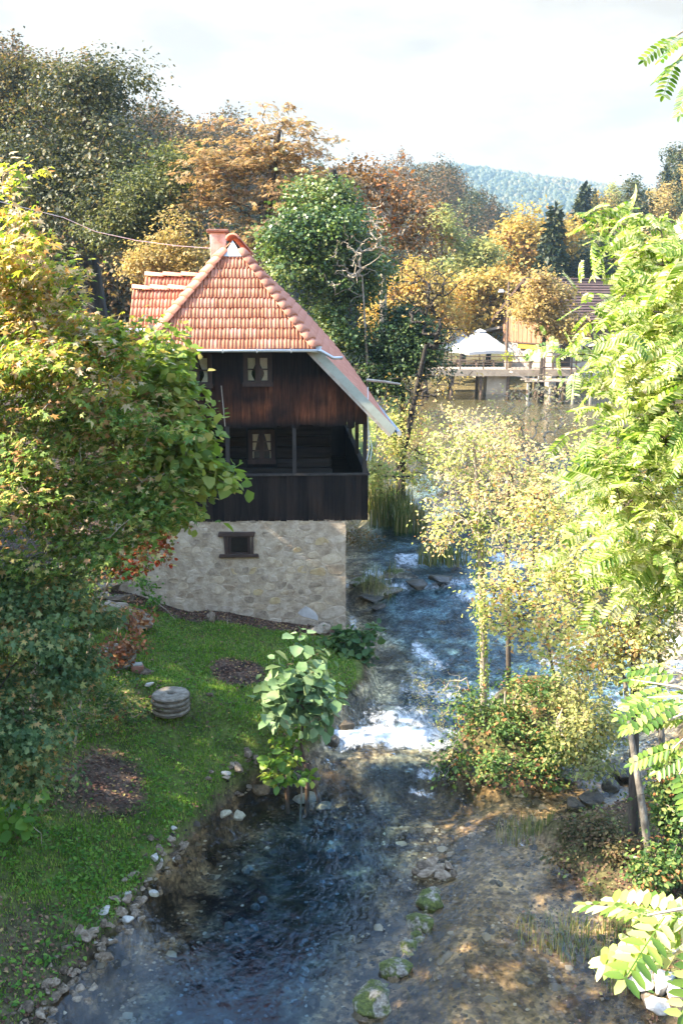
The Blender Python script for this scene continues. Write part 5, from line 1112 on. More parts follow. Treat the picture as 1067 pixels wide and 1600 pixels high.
def terrace_bits():
    for i, (px, Y, lab) in enumerate(((700, 80.5, 'brown slatted picnic table leftmost on the boardwalk terrace'), (728, 80.2, 'brown slatted picnic table under the middle parasol'), (755, 80, 'brown slatted picnic table nearest the lamp pole'))):
        x = aty(px, 570, Y)[0]; g = gz(x, Y); t = thing('picnic_table', lab, 'table', (x, Y, max(g, ZD - .3)), 'tables on the terrace', .1 * i)
        for k in range(4): m = MB(); m.box(-.9, .9, -.36 + k * .19, -.2 + k * .19, .72, .76); m.build('slat', WOOD_BROWN, t)
        for sy in (-.75, .75): m = MB(); m.box(-.9, .9, sy - .13, sy + .13, .43, .47); m.build('bench_seat', WOOD_BROWN, t)
        for sx in (-.7, .7):
            m = MB(); m.prism([(-.7, 0), (-.6, 0), (-.2, .72), (-.3, .72)], 0, sx - .04, sx + .04); m.prism([(.7, 0), (.6, 0), (.2, .72), (.3, .72)], 0, sx - .035, sx + .035); m.box(sx - .03, sx + .03, -.8, .8, .38, .43); m.build('leg', WOOD_BROWN, t)
    x, Y = aty(791, 575, 78)[0], 78.4; H = aty(791, 440, 78)[2] - ZD
    t = thing('lamp_pole', 'brown timber lamp pole with a white lamp head in front of the house', 'lamp post', (x, Y, ZD - .02)); m = MB(); m.tube([(0, 0, 0), (.02, 0, H)], [.13, .09], 8); m.build('pole', WOOD_BROWN, t)
    m = MB(); m.tube([(0, -.1, H - .9), (-.35, -.3, H - .7), (-.5, -.35, H - .68)], .03, 6); m.build('arm', METAL, t)
    m = MB(); m.prism([(-.8, H - .78), (-.42, H - .78), (-.45, H - .56), (-.74, H - .54)], 1, -.47, -.22); m.build('lamp_head', METAL_WHITE, t)
    for i, (px, lab) in enumerate(((794, 'round pot of yellow green foliage beside the lamp pole'), (826, 'round pot of green foliage at the foot of the house wall'))):
        x, Y = aty(px, 575, 77)[0], 77.2; t = thing('flower_pot', lab, 'plant pot', (x, Y, ZD), 'plant pots on the boardwalk'); m = MB(); m.tube([(0, 0, 0), (0, 0, .55)], [.24, .34], 10); m.build('pot', CONC if i == 0 else WOOD_PALE, t)
        r = rng(70 + i); P = np.array([0, 0, .85]) + r.normal(0, .24, (160, 3)) * [1, 1, .7]; link('foliage', leaves('foliage', P, frames(160, r, .8), np.full(160, .2), T_tiny(.6), LM_WEED if i else leafmat('lime_leaf', [(0, (.2, .26, .03)), (1, (.42, .42, .06))], .4)), t)
terrace_bits()
c_ = MB(); pts = [aty(100, 340, 24), aty(150, 362, 25), aty(215, 376, 26.5), aty(275, 384, 28), aty(330, 388, 29.5)]
pts = [aty(-260, 250, 20)] + pts + [to_w for to_w in [np.array([HX - 2.9, HY + 8, 9.6])]]
c_.tube(pts, .008, 5); tagp(c_.build('overhead_cable', METAL_WHITE), 'pale overhead cable slanting down to the mill chimney', 'cable')

# ------------------------------------------------------------------ near vegetation, left bank
OV, TM, TF = T_oval(), T_maple(), T_frond()
mx = -6.6; mg = gz(mx, 12.6)
plant('maple_tree', 'large field maple turning yellow and orange at the top left', 'tree',
      [(mx, 12.6, mg - .2), (mx + .1, 12.6, mg + 2), (-5.9, 12.5, 7.0), (-5.2, 12.5, 8.2)],
      [L(0, 450, 12.2, 45, 60), L(75, 510, 12.4, 80, 45), L(60, 570, 12, 120, 70), L(150, 545, 12.8, 75, 40), L(8, 340, 12.3, 20, 45), L(185, 500, 13, 34, 26), L(-60, 540, 12.5, 110, 130), L(180, 585, 12.6, 45, 36), L(65, 430, 12.5, 36, 20), L(40, 375, 12.3, 18, 20), L(5, 270, 12.3, 10, 22), L(110, 475, 12.5, 34, 18), L(5, 400, 12, 36, 30)],
      LM_MAPLE, TWIG, 81, nclus=620, per=21, csize=.24, sub=(95, .42), leaf=.074, tmpl=TM, natt=440, rtrunk=(.2, .06), rtip=.005, parts=300, shell=.55, flat=.45, up=.7, power=.47, sun=.6)
plant('maple_tree', 'leafy green maple with brown tinged edges hiding the left end of the mill', 'tree',
      [(-6.9, 13.4, gz(-6.9, 13.4) - .2), (-6.5, 13.3, 5.2), (-5.2, 13.2, 6.2), (-4.2, 13.1, 6.7)],
      [L(130, 650, 12.8, 140, 80), L(165, 720, 13, 75, 75), L(85, 760, 12.6, 115, 90), L(180, 640, 13.2, 45, 50), L(30, 690, 12.5, 90, 120), L(150, 830, 12.8, 110, 45), L(50, 870, 12.3, 100, 70), L(190, 860, 12.8, 60, 34), L(-70, 760, 12.6, 90, 160), L(20, 800, 12, 70, 60), L(40, 640, 12, 90, 50), L(225, 790, 13.3, 60, 50)],
      LM_GREENMAPLE, TWIG, 82, nclus=820, per=26, csize=.25, sub=(110, .42), leaf=.07, flat=.45, tmpl=TM, natt=380, rtrunk=(.17, .06), rtip=.005, parts=300, shell=.45, up=.8, power=.47, sun=.6)
plant('hazel_bush', 'lime green hazel spray reaching across the dark mill boards', 'shrub',
      [(-4.9, 14.6, gz(-4.9, 14.6) - .2), (-4.6, 14.4, 3.6), (-3.6, 14.2, 5.2), (-2.8, 14.1, 5.9)],
      [L(265, 640, 14, 42, 60), L(300, 690, 14, 34, 45), L(290, 745, 14, 44, 30), L(335, 740, 14, 26, 14), L(255, 560, 14, 28, 50), L(270, 790, 14, 40, 32), L(315, 655, 14, 14, 20), L(240, 700, 14, 40, 60), L(345, 755, 13.9, 14, 9), L(245, 620, 13.6, 45, 70), L(280, 700, 13.8, 50, 50), L(230, 780, 13.6, 50, 40)],
      LM_HAZEL, TWIG, 83, nclus=340, per=15, csize=.24, leaf=.125, tmpl=T_oval(.8, .08, .12), natt=220, rtrunk=(.06, .03), rtip=.004, parts=300, shell=.45, up=1.0)
plant('red_vine', 'creeper with small red leaves hanging beside the stone wall', 'vine', [(-4.3, 14.9, gz(-4.3, 14.9)), (-3.9, 14.8, 3.2), (-3.3, 14.6, 4.6)],
      [L(258, 815, 14.4, 22, 20), L(235, 840, 14.4, 26, 26), L(255, 860, 14.4, 12, 28), L(200, 880, 14.4, 26, 26)], LM_RED, TWIG, 84, nclus=64, per=13, csize=.17, leaf=.075, tmpl=OV, natt=110, rtrunk=(.02, .012), rtip=.003, up=.1)
plant('red_vine', 'rust red dying creeper over the stones above the millstones', 'vine', [(-4.6, 17.6, gz(-4.6, 17.6)), (-4.5, 17.5, 1.9)],
      [L(165, 1035, 17.3, 40, 18), L(195, 1010, 17.5, 40, 14), L(150, 1060, 17, 26, 20), L(205, 965, 18.5, 28, 16)], leafmat('rust_vine_leaf', [(0, (.12, .06, .03)), (.5, (.28, .1, .045)), (1, (.38, .2, .08))], .3), TWIG, 85, nclus=70, per=16, csize=.2, leaf=.085, tmpl=OV, natt=60, rtrunk=(.02, .012), rtip=.003, up=.2)
plant('ivy_bush', 'dense blue green ivy mass filling the lower left bank', 'shrub', [(-5.6, 12.4, gz(-5.6, 12.4) - .2), (-5.3, 12.3, 3.2)],
      [L(40, 960, 12, 105, 80), L(70, 1060, 11.8, 70, 70), L(40, 1140, 11.5, 80, 75), L(85, 1140, 11.7, 36, 45), L(125, 990, 12.6, 50, 50), L(-50, 1080, 11.6, 70, 170), L(30, 1210, 11.4, 55, 40), L(60, 900, 12.3, 90, 50), L(110, 1075, 12.2, 50, 60)],
      LM_IVY, BARK_DARK, 86, nclus=560, per=30, csize=.2, sub=(75, .34), leaf=.062, tmpl=TM, natt=80, rtrunk=(.06, .03), rtip=.004, parts=200, shell=.3, outw=.9)
plant('bramble_bush', 'loose green bramble between the ivy and the millstones', 'shrub', [(-4.5, 15.2, gz(-4.5, 15.2) - .1), (-4.5, 15.2, 1.9)],
      [L(170, 1085, 15.8, 45, 26), L(130, 1060, 15.4, 40, 40), L(200, 1110, 16, 30, 24), L(135, 1120, 14.8, 40, 24), L(120, 905, 16, 60, 40)], LM_BUSH, TWIG, 87, nclus=150, per=20, csize=.2, leaf=.055, tmpl=OV, natt=120, rtrunk=(.02, .01), rtip=.003)
plant('wild_bush', 'pale round leaved plant at the lower left edge of the grass', 'plant', [(-4.2, 12.7, gz(-4.2, 12.7) - .05), (-4.2, 12.7, gz(-4.2, 12.7) + .2)],
      [L(25, 1255, 12.7, 26, 22), L(15, 1280, 12.6, 24, 18), L(48, 1240, 12.8, 14, 12), L(30, 1285, 12.6, 30, 16)], LM_WEED, TWIG, 88, nclus=26, per=4, csize=.12, leaf=.13, tmpl=T_oval(.85, .05, .1), natt=26, rtrunk=(.006, .005), rtip=.002, parts=104)
plant('wild_bush', 'patch of dark nettles along the foot of the stone wall', 'plant', [(-2.5, 20.9, gz(-2.5, 20.9)), (-2.5, 20.9, gz(-2.5, 20.9) + .2)],
      [L(330, 985, 20.8, 26, 10), L(305, 990, 20.7, 20, 10), L(350, 995, 20.5, 16, 8), L(415, 1005, 20.5, 18, 8), L(225, 915, 21, 22, 18), L(240, 940, 20.8, 18, 8)], LM_WEED, TWIG, 89, nclus=60, per=12, csize=.14, leaf=.07, tmpl=OV, natt=40, rtrunk=(.01, .008), rtip=.003)

# alder sapling with big pale leaves, and the shoots at its foot
ax, ay = -.70, 15.75; ag = gz(ax, ay)
plant('alder_sapling', 'young alder with large matte grey green leaves standing beside the rapid', 'tree',
      [(ax + .1, ay, ag - .1), (ax + .12, ay, ag + .8), (ax + .02, ay, ag + 1.3), (ax + .05, ay, ag + 1.9)],
      [L(470, 1005, 15.7, 14, 20), L(470, 1035, 15.7, 44, 26), L(450, 1065, 15.7, 50, 28), L(490, 1075, 15.7, 46, 36), L(430, 1110, 15.7, 34, 26), L(500, 1105, 15.7, 34, 36), L(470, 1100, 15.6, 56, 40), L(470, 990, 15.7, 10, 6)],
      LM_ALDER, ALDER_BARK, 91, nclus=100, per=4, csize=.17, leaf=.205, tmpl=T_oval(.8, .06, .1), natt=75, rtrunk=(.045, .014), rtip=.004, parts=300, up=1.5, outw=.5, sun=-.5, szvar=.22)
st2 = MB(); st2.tube([(ax - .22, ay + .02, ag - .1), (ax - .24, ay + .02, ag + .5), (ax - .23, ay, ag + 1.1)], [.038, .034, .02], 7); st = MB(); st.tube([(ax + .33, ay + .1, ag - .1), (ax + .3, ay + .1, ag + .3), (ax + .12, ay + .04, ag + .95)], [.045, .04, .022], 7)
k_ = [o for o in bpy.data.objects if o.name.startswith('alder_sapling')][0]; 
for q_ in (st, st2): so_ = q_.build('stem', ALDER_BARK, k_); so_.location = -np.array([ax + .1, ay, ag - .1])
plant('alder_shoots', 'bright green shoots crowding the foot of the young alder', 'plant', [(ax, ay - .25, ag - .1), (ax, ay - .25, ag + .2)],
      [L(430, 1195, 15.4, 28, 18), L(455, 1175, 15.5, 24, 22), L(445, 1215, 15.2, 36, 14), L(475, 1215, 15.3, 22, 14), L(440, 1150, 15.6, 12, 18)], LM_ALDERLOW, TWIG, 92, nclus=60, per=4, csize=.1, leaf=.13, tmpl=T_oval(.62, .06, .08), natt=50, rtrunk=(.012, .01), rtip=.004, parts=240, up=1.0)
plant('alder_bush', 'dark green alder bush at the corner of the stone wall over the water', 'shrub', [(.12, 20.6, gz(.12, 20.6)), (.2, 20.6, 1.1)],
      [L(545, 1000, 20.6, 30, 22), L(530, 1030, 20.4, 26, 22), L(560, 1025, 20.4, 24, 20), L(545, 1055, 20.3, 26, 14), L(520, 1005, 20.6, 14, 14), L(580, 985, 20.5, 14, 8)],
      leafmat('alder_bush_leaf', [(0, (.03, .075, .022)), (.5, (.06, .12, .035)), (1, (.12, .18, .05))], .3, .4, 2), ALDER_BARK, 93, nclus=110, per=9, csize=.18, leaf=.145, tmpl=T_oval(.78, .06, .1), natt=70, rtrunk=(.03, .015), rtip=.004, parts=260, up=1.1)

# ------------------------------------------------------------------ island, pond edge and right bank
def trunk_px(pts, Y, z0=None):
    out = [tuple(aty(px, py, y)) for px, py, y in pts]
    if z0 is not None: out[0] = (out[0][0], out[0][1], gz(out[0][0], out[0][1]) - .15)
    return out
plant('island_bush', 'rounded mixed green bush on the islet splitting the stream', 'shrub', [(2.95, 16.9, gz(2.95, 16.9) - .1), (2.95, 16.9, 1.3)],
      [L(790, 1150, 16.8, 75, 62), L(745, 1150, 16.6, 40, 55), L(840, 1165, 16.6, 46, 56), L(790, 1200, 16.2, 80, 34), L(740, 1110, 17, 36, 36), L(815, 1090, 17, 50, 34), L(860, 1200, 16.2, 34, 34), L(720, 1180, 16.4, 26, 30), L(770, 1070, 17.4, 26, 40), L(885, 1160, 16.4, 40, 26)],
      LM_BUSH, TWIG, 101, nclus=480, per=26, csize=.22, sub=(60, .3), leaf=.06, tmpl=OV, natt=260, rtrunk=(.03, .015), rtip=.004, parts=200, shell=.32)
plant('island_bush', 'pale green buddleia like bush on the right side of the islet', 'shrub', [(3.8, 16.4, gz(3.8, 16.4) - .1), (3.8, 16.4, 1.0)],
      [L(890, 1150, 16.2, 50, 45), L(930, 1130, 16.2, 45, 45), L(900, 1080, 17, 55, 40), L(930, 1190, 15.5, 40, 36)], LM_SAGE, TWIG, 102, nclus=170, per=24, csize=.22, leaf=.065, tmpl=OV, natt=150, rtrunk=(.03, .015), rtip=.004)
plant('willow_spray', 'feathery pale willow twigs hanging over the rapid left of the islet', 'shrub', [(2.5, 17.3, gz(2.5, 17.3)), (2.3, 17.3, 1.4)],
      [L(665, 1085, 17.5, 26, 46), L(700, 1080, 17.4, 30, 40), L(640, 1050, 17.8, 12, 26), L(685, 1125, 17.2, 22, 26)], LM_SAGE, TWIG, 103, nclus=60, per=14, csize=.15, leaf=.04, tmpl=T_tiny(.3), natt=60, rtrunk=(.02, .012), rtip=.003, jitter=.2)
plant('slender_tree', 'slender pale tree with green creeper round its trunk on the islet', 'tree',
      trunk_px([(757, 1085, 18.3), (754, 1000, 18.2), (750, 900, 18.1), (748, 800, 18), (740, 700, 17.9)], 18.2, 0),
      [L(740, 770, 18, 70, 70), L(700, 820, 18, 50, 60), L(770, 840, 18, 60, 60), L(730, 690, 18, 60, 50), L(690, 720, 18.2, 30, 50), L(780, 700, 18, 40, 45)],
      LM_STREAM, TWIG, 104, nclus=360, per=8, csize=.2, leaf=.06, tmpl=OV, natt=300, rtrunk=(.075, .03), rtip=.0045, shell=.55, jitter=.2, up=.6, parts=100)
r_ = rng(105); tp = trunk_px([(757, 1085, 18.3), (754, 1000, 18.2), (750, 900, 18.1), (748, 800, 18)], 18, None); n_ = 900; s_ = r_.random(n_) ** .8; Pc = np.stack([np.interp(s_, [0, .33, .66, 1], [p[i] for p in tp]) for i in range(3)], 1); o_ = unit(r_.normal(0, 1, (n_, 3)) * [1, 1, .2]); Pc = Pc + o_ * r_.uniform(.05, .13, n_)[:, None]
cv = thing('ivy_creeper', 'bright green creeper climbing the slender pale tree', 'vine', tp[0]); link('foliage', leaves('foliage', Pc - np.array(tp[0]), frames(n_, r_, .2, o_, 1.2), np.full(n_, .055), OV, LM_HAZEL), cv); sm = MB(); sm.tube([np.array(p) - np.array(tp[0]) + np.array([.07, -.02, 0]) for p in tp], .012, 5); sm.build('stem', TWIG, cv)
plant('slender_tree', 'brown stemmed slender tree just right of the creeper clad one', 'tree',
      trunk_px([(797, 1030, 19.4), (793, 940, 19.4), (790, 850, 19.3), (795, 740, 19.2)], 19.4, 0),
      [L(800, 780, 19.3, 60, 70), L(830, 850, 19.3, 60, 60), L(790, 700, 19.3, 50, 50), L(850, 760, 19.3, 50, 60)], LM_TAN, BARK, 106, nclus=300, per=8, csize=.22, leaf=.065, tmpl=OV, natt=230, rtrunk=(.06, .025), rtip=.0045, shell=.55, jitter=.2)
plant('streamside_tree', 'sparse sunlit tree with pale yellow green leaves at the right edge', 'tree',
      trunk_px([(1000, 1130, 13.6), (992, 980, 13.5), (988, 860, 13.5), (1000, 740, 13.4)], 13.5, 0),
      [L(980, 800, 13.4, 80, 80), L(930, 880, 13.4, 80, 60), L(1010, 900, 13.3, 60, 80), L(900, 960, 13.6, 70, 50), L(1000, 990, 13.3, 60, 50), L(960, 720, 13.5, 60, 50), L(870, 900, 13.8, 40, 50), L(940, 1020, 13.6, 60, 36), L(1040, 830, 13.4, 40, 100), L(900, 1040, 14, 50, 30)],
      LM_STREAM, BARK, 107, nclus=640, per=12, csize=.22, leaf=.06, tmpl=OV, natt=380, rtrunk=(.08, .03), rtip=.0045, shell=.5, jitter=.18, up=.9, parts=150)
plant('streamside_tree', 'sparse sunlit tree with thin bent trunk over the right arm of the stream', 'tree',
      trunk_px([(872, 1075, 18.2), (850, 980, 17.4), (832, 880, 16.6), (838, 760, 16)], 18, 0),
      [L(850, 900, 15.4, 75, 50), L(820, 970, 15.4, 80, 40), L(880, 1000, 15.2, 70, 40), L(840, 800, 15.5, 60, 60), L(900, 820, 15.5, 50, 60), L(780, 930, 15.6, 50, 50)],
      LM_STREAM, BARK, 108, nclus=560, per=10, csize=.2, leaf=.058, tmpl=OV, natt=340, rtrunk=(.03, .014), rtip=.0045, shell=.5, jitter=.2, up=.9, parts=100)
for k, (pp, lab) in enumerate((([(1022, 1345, 12.6), (1000, 1240, 12.7), (985, 1150, 12.9), (975, 1060, 13.1)], 'leaning grey lichened trunk nearest the water on the right bank'), ([(1042, 1300, 13.2), (1036, 1200, 13.2), (1030, 1100, 13.3), (1030, 1010, 13.4)], 'upright grey lichened trunk behind the leaning one on the right bank'))):
    e = pp[-1]
    plant('alder_tree', lab, 'tree', trunk_px(pp, 13, 0), [L(e[0], e[1] - 20, e[2], 50, 50), L(e[0] + 30, e[1] - 70, e[2], 50, 50), L(e[0] - 30, e[1] - 60, e[2], 40, 40)], LM_SAGE, BARK_GREY, 109 + k, nclus=110, per=9, csize=.2, leaf=.06, tmpl=OV, natt=90, rtrunk=(.065, .03), rtip=.0045, shell=.5)
plant('bank_bush', 'green leafy bush at the foot of the grey trunks', 'shrub', [(4.05, 12.9, gz(4.05, 12.9) - .1), (4.05, 12.9, gz(4.05, 12.9) + .1)],
      [L(1040, 1340, 12.4, 45, 30), L(1010, 1365, 12, 30, 22), L(1060, 1280, 12.8, 40, 50), L(1050, 1210, 13, 40, 40)], LM_BUSH, TWIG, 112, nclus=200, per=24, csize=.2, leaf=.06, tmpl=OV, natt=110, rtrunk=(.02, .012), rtip=.004)
plant('bank_bush', 'low brown and green tangle hanging over the right water edge', 'shrub', [(3.6, 13.7, gz(3.6, 13.7) - .1), (3.6, 13.7, gz(3.6, 13.7) + .05)],
      [L(940, 1300, 13.6, 40, 40), L(970, 1330, 13, 26, 26), L(900, 1290, 14, 36, 16), L(880, 1340, 13.2, 36, 10)], leafmat('brown_tangle_leaf', [(0, (.05, .06, .02)), (.4, (.12, .09, .035)), (.8, (.2, .12, .06)), (1, (.16, .2, .05))], .25, .5, 2), BARK_DARK, 113, nclus=150, per=20, csize=.16, leaf=.05, tmpl=OV, natt=90, rtrunk=(.008, .006), rtip=.002, jitter=.2)
# pond edge shrubs
plant('pond_shrub', 'tan leaved spindle shrub in the middle of the pond edge', 'shrub', up(4.6, 31, None, (4.6, 31, 2.6)),
      [L(720, 700, 31, 50, 60), L(690, 760, 31, 45, 50), L(760, 690, 31, 45, 55), L(740, 770, 30, 50, 40), L(700, 650, 31, 30, 30)], LM_TAN, TWIG, 114, nclus=340, per=7, csize=.36, leaf=.085, tmpl=OV, natt=330, rtrunk=(.05, .02), rtip=.007, jitter=.25, shell=.5)
plant('pond_shrub', 'twiggy pink brown shrub with bare upright stems before the boardwalk', 'shrub', up(7.2, 36, None, (7.2, 36, 2.4)),
      [L(830, 660, 36, 60, 45), L(790, 640, 36, 40, 50), L(870, 640, 36, 40, 45), L(850, 610, 36, 50, 26), L(800, 700, 36, 60, 36)], LM_TAN, TWIG, 115, nclus=330, per=3, csize=.3, leaf=.1, tmpl=OV, natt=330, rtrunk=(.04, .02), rtip=.008, jitter=.2, shell=.7)
plant('pond_shrub', 'yellow flecked sallow bush standing in the pond right of the mill', 'shrub', up(6.6, 27, None, (6.6, 27, 2.4)),
      [L(880, 740, 27, 60, 50), L(830, 760, 27, 50, 50), L(920, 700, 27, 45, 50), L(860, 820, 26, 60, 40), L(940, 780, 26, 50, 60)], LM_STREAM, TWIG, 116, nclus=330, per=7, csize=.3, leaf=.085, tmpl=OV, natt=300, rtrunk=(.04, .02), rtip=.006, jitter=.25, shell=.5)
plant('pond_shrub', 'brown green scrub on the ledge behind the mill corner', 'shrub', up(.9, 29.5, None, (.9, 29.5, 2)),
      [L(560, 840, 29, 26, 20), L(570, 870, 28.5, 24, 16), L(545, 880, 28, 14, 14), L(595, 850, 29, 18, 14)], leafmat('russet_scrub_leaf', [(0, (.05, .07, .02)), (.5, (.17, .12, .04)), (1, (.3, .16, .06))], .3, .5, 2), TWIG, 117, nclus=90, per=16, csize=.2, leaf=.06, tmpl=OV, natt=70, rtrunk=(.02, .01), rtip=.004)

# ------------------------------------------------------------------ locust tree close on the right
lx, ly = 4.3, 5.6
plant('locust_tree', 'black locust with fresh lime fronds overhanging the right side close by', 'tree',
      [(lx, ly, gz(lx, ly) - .2), (lx, ly, 4), (lx - .1, ly, 6.5), (lx - .3, ly, 8.5)],
      [L(1055, 420, 6, 45, 55), L(1045, 470, 6.2, 40, 36), L(1055, 540, 5.8, 65, 60), L(1005, 600, 6, 60, 34), L(1060, 670, 5.6, 60, 60), L(1010, 755, 5.6, 70, 50), L(1060, 820, 5.4, 50, 70), L(1005, 405, 6.4, 34, 12), L(1085, 330, 6, 20, 40), L(965, 345, 6.4, 26, 8), L(970, 680, 5.8, 40, 26), L(1110, 600, 5.6, 70, 200), L(960, 815, 6, 40, 20), L(1050, 890, 5.6, 50, 40), L(945, 560, 6.4, 40, 10), L(1040, 360, 6.2, 40, 12), L(985, 860, 5.8, 40, 24), L(925, 600, 6.3, 22, 7), L(1000, 515, 6.2, 40, 14)],
      LM_LOCUST, BARK, 121, nclus=430, per=6, csize=.2, sub=(80, .24), leaf=.14, tmpl=T_frond(9, .085), natt=240, rtrunk=(.16, .06), rtip=.004, parts=300, shell=.5, up=1.0, outw=.2, power=.5, szvar=.36)
def spray(name, label, base, ends, seed, size=.24, tmpl=None):
    t = thing(name, label, 'branch', base); r = rng(seed); m = MB()
    me = mesh_np('leaf', *(tmpl or T_frond(8)), LM_LOCUST)
    for e in ends:
        a = np.array(base); b = np.array(e); mid = (a + b) / 2 + np.array([0, 0, .03]); m.tube([a - a, mid - a, b - a], [.007, .005, .003], 5)
        for s_ in (.45, .62, .8, .98):
            p = a + (b - a) * s_; d = unit((b - a)[None])[0]; sd = np.cross(d, [0, 0, 1]); k = r.choice([-1, 1]); yv = unit((d * .7 + sd * k * .8 + np.array([0, 0, -.25]))[None])[0]
            nn = unit((np.array([0, -.35, 1.0]) + r.normal(0, .25, 3))[None])[0]; nn = unit((nn - yv * nn.dot(yv))[None])[0]; xv = np.cross(yv, nn)
            o = link('leaf', me, t); o.matrix_local = mat_of(p - a, np.stack([xv, yv, nn], 1), size * r.uniform(.85, 1.1))
    a = np.array(base); e = np.array([4.28, 5.6, min(max(a[2] + .4, 4), 8)]); q = [a - a, (e - a) * .3 + np.array([.25, 0, .12]), (e - a) * .65 + np.array([.2, 0, .15]), e - a]; m.tube(q, [.008, .013, .02, .028], 6)
    m.build('twig', TWIG, t)
P_ = lambda px, py, y: tuple(aty(px, py, y))
spray('locust_branch', 'locust branch tip in the top right corner against the sky', P_(1130, 40, 3.2), [P_(1046, 62, 3.2), P_(1052, 100, 3.3), P_(1075, 130, 3.2)], 131, .115)
spray('locust_branch', 'overexposed pale locust frond cluster at the right edge above the bank', P_(1140, 1110, 3.3), [P_(1010, 1090, 3.4), P_(1040, 1040, 3.6), P_(1050, 1170, 3.2), P_(1060, 1210, 3.1), P_(985, 1062, 3.6), P_(1030, 1130, 3.3), P_(1045, 1075, 3.5)], 132, .17)
spray('locust_branch', 'yellow green locust fronds in the lower right corner', P_(1150, 1440, 2.0), [P_(1010, 1430, 2.0), P_(1050, 1490, 1.95), P_(1060, 1420, 2.1)], 133, .2)

# ------------------------------------------------------------------ stones along the stream, millstones, steps
from mathutils import noise as mnoise
ROCKM = {}
def rock_mesh(kind, k, mat):
    key = (kind, k, mat.name)
    if key in ROCKM: return ROCKM[key]
    r = rng(900 + k + (50 if kind == 'slab' else 0)); bm = bmesh.new()
    n = 13 if kind != 'round' else 26
    p = unit(r.normal(0, 1, (n, 3))) * r.uniform(.75, 1.1, (n, 1)) * np.array({'slab': (1, .8, .34), 'block': (1, .8, .62), 'round': (1, .85, .7)}[kind]) * .5
    for q in p: bm.verts.new(q)
    res = bmesh.ops.convex_hull(bm, input=bm.verts); bmesh.ops.delete(bm, geom=list(set(res['geom_interior'] + res['geom_unused'])), context='VERTS')
    bmesh.ops.bevel(bm, geom=list(bm.edges), offset=.045, segments=1, affect='EDGES', clamp_overlap=True)
    bmesh.ops.triangulate(bm, faces=bm.faces); bmesh.ops.subdivide_edges(bm, edges=[e for e in bm.edges if e.calc_length() > .18], cuts=1)
    bmesh.ops.triangulate(bm, faces=bm.faces)
    for v in bm.verts: v.co += v.co.normalized() * .05 * mnoise.noise(v.co * 5 + Vector((k, 0, 0)))
    me = bpy.data.meshes.new('rock'); bm.to_mesh(me); bm.free(); me.materials.append(mat); ROCKM[key] = me; return me
def rock(x, y, size, label, group=None, kind='block', mat=None, seed=0, z=None, cat='rock', name='rock', sink=.25, sc=None):
    mat = mat or ROCK; r = rng(seed + int(abs(x * 977) + abs(y * 613))); o = link(name, rock_mesh(kind, int(r.integers(6)), mat))
    zz = gz(x, y) if z is None else z; s_ = np.array(sc if sc else (r.uniform(.85, 1.2), r.uniform(.8, 1.1), r.uniform(.8, 1.15))) * size
    o.location = (x, y, zz + size * .3 * (1 - sink * 2)); o.rotation_euler = (r.normal(0, .15), r.normal(0, .15), r.random() * 6.28); o.scale = [float(a) for a in s_]
    tagp(o, label, cat, group); return o
def rock_px(px, py, z, wpx, label, group=None, **k):
    p = atz(px, py, z); d = np.linalg.norm(p - EYE); return rock(p[0], p[1], wpx * d / FPX, label, group, z=k.pop('zz', None), **k)
# mossy chain dividing the shallow bed from the deep channel
for px, py, w, lab in ((585, 1565, 80, 'largest mossy boulder of the chain in the stream, nearest the bottom edge'), (618, 1512, 62, 'mossy boulder with a pale bare face, second of the chain'), (637, 1472, 36, 'small flat green boulder in the mossy chain'), (655, 1440, 54, 'pale topped boulder in the middle of the mossy chain'), (670, 1405, 56, 'mossy boulder at the upper end of the chain')):
    p = atz(px, py, .03); rock(p[0], p[1], w * np.linalg.norm(p - EYE) / FPX * .9, lab, 'mossy boulders dividing the stream bed', 'round', MOSSY, z=-.06, cat='boulder', name='mossy_boulder')
r = rng(300)
for i in range(26):
    t = i / 25; px = np.interp(t, [0, .35, .6, 1], [572, 630, 652, 680]) + r.normal(0, 7); py = np.interp(t, [0, .35, .6, 1], [1590, 1490, 1450, 1385]); p = atz(px, py, .02)
    rock(p[0], p[1], r.uniform(.1, .22), 'small stone wedged between the mossy boulders', 'small stones between the mossy boulders', 'block' if i % 2 else 'round', MOSSY if i % 3 else ROCK, seed=i, z=-.06, cat='stone', name='stone')
for px, py, w, k in ((660, 1352, 34, 'slab'), (678, 1346, 40, 'slab'), (697, 1352, 30, 'block'), (668, 1362, 40, 'slab'), (690, 1366, 34, 'slab'), (706, 1362, 22, 'block'), (652, 1358, 26, 'block'), (682, 1356, 34, 'slab')):
    p = atz(px, py, .08); rock(p[0], p[1], w * np.linalg.norm(p - EYE) / FPX, 'flat tan stone in the small heap standing in the shallow water', 'stones heaped in the shallow water', k, ROCK, z=.02, cat='stone', name='stone')
r = rng(301)
def strip(x0, y0, x1, y1, n, smin, smax, label, group, mat=ROCK, spread=.2, zoff=0):
    for i in range(n):
        t = r.random(); x = x0 + (x1 - x0) * t + r.normal(0, spread); y = y0 + (y1 - y0) * t + r.normal(0, spread)
        rock(x, y, r.uniform(smin, smax) * (1.3 if r.random() < .18 else 1), label, group, 'slab' if r.random() < .35 else 'block', mat if r.random() < .8 else ROCK_PALE, seed=i, cat='stone', name='stone', z=gz(x, y) + zoff)
def edge(y0, y1, n, smin, smax, label, group, off=-.02, spread=.1, mat=ROCK):
    for i in range(n):
        y = y0 + (y1 - y0) * r.random(); x = float(xl(y)) - off + r.normal(0, spread)
        rock(x, y, r.uniform(smin, smax) * (1.35 if r.random() < .15 else 1), label, group, 'slab' if r.random() < .3 else 'block', mat if r.random() < .93 else ROCK_PALE, seed=i, cat='stone', name='stone', z=max(gz(x, y), -.04))
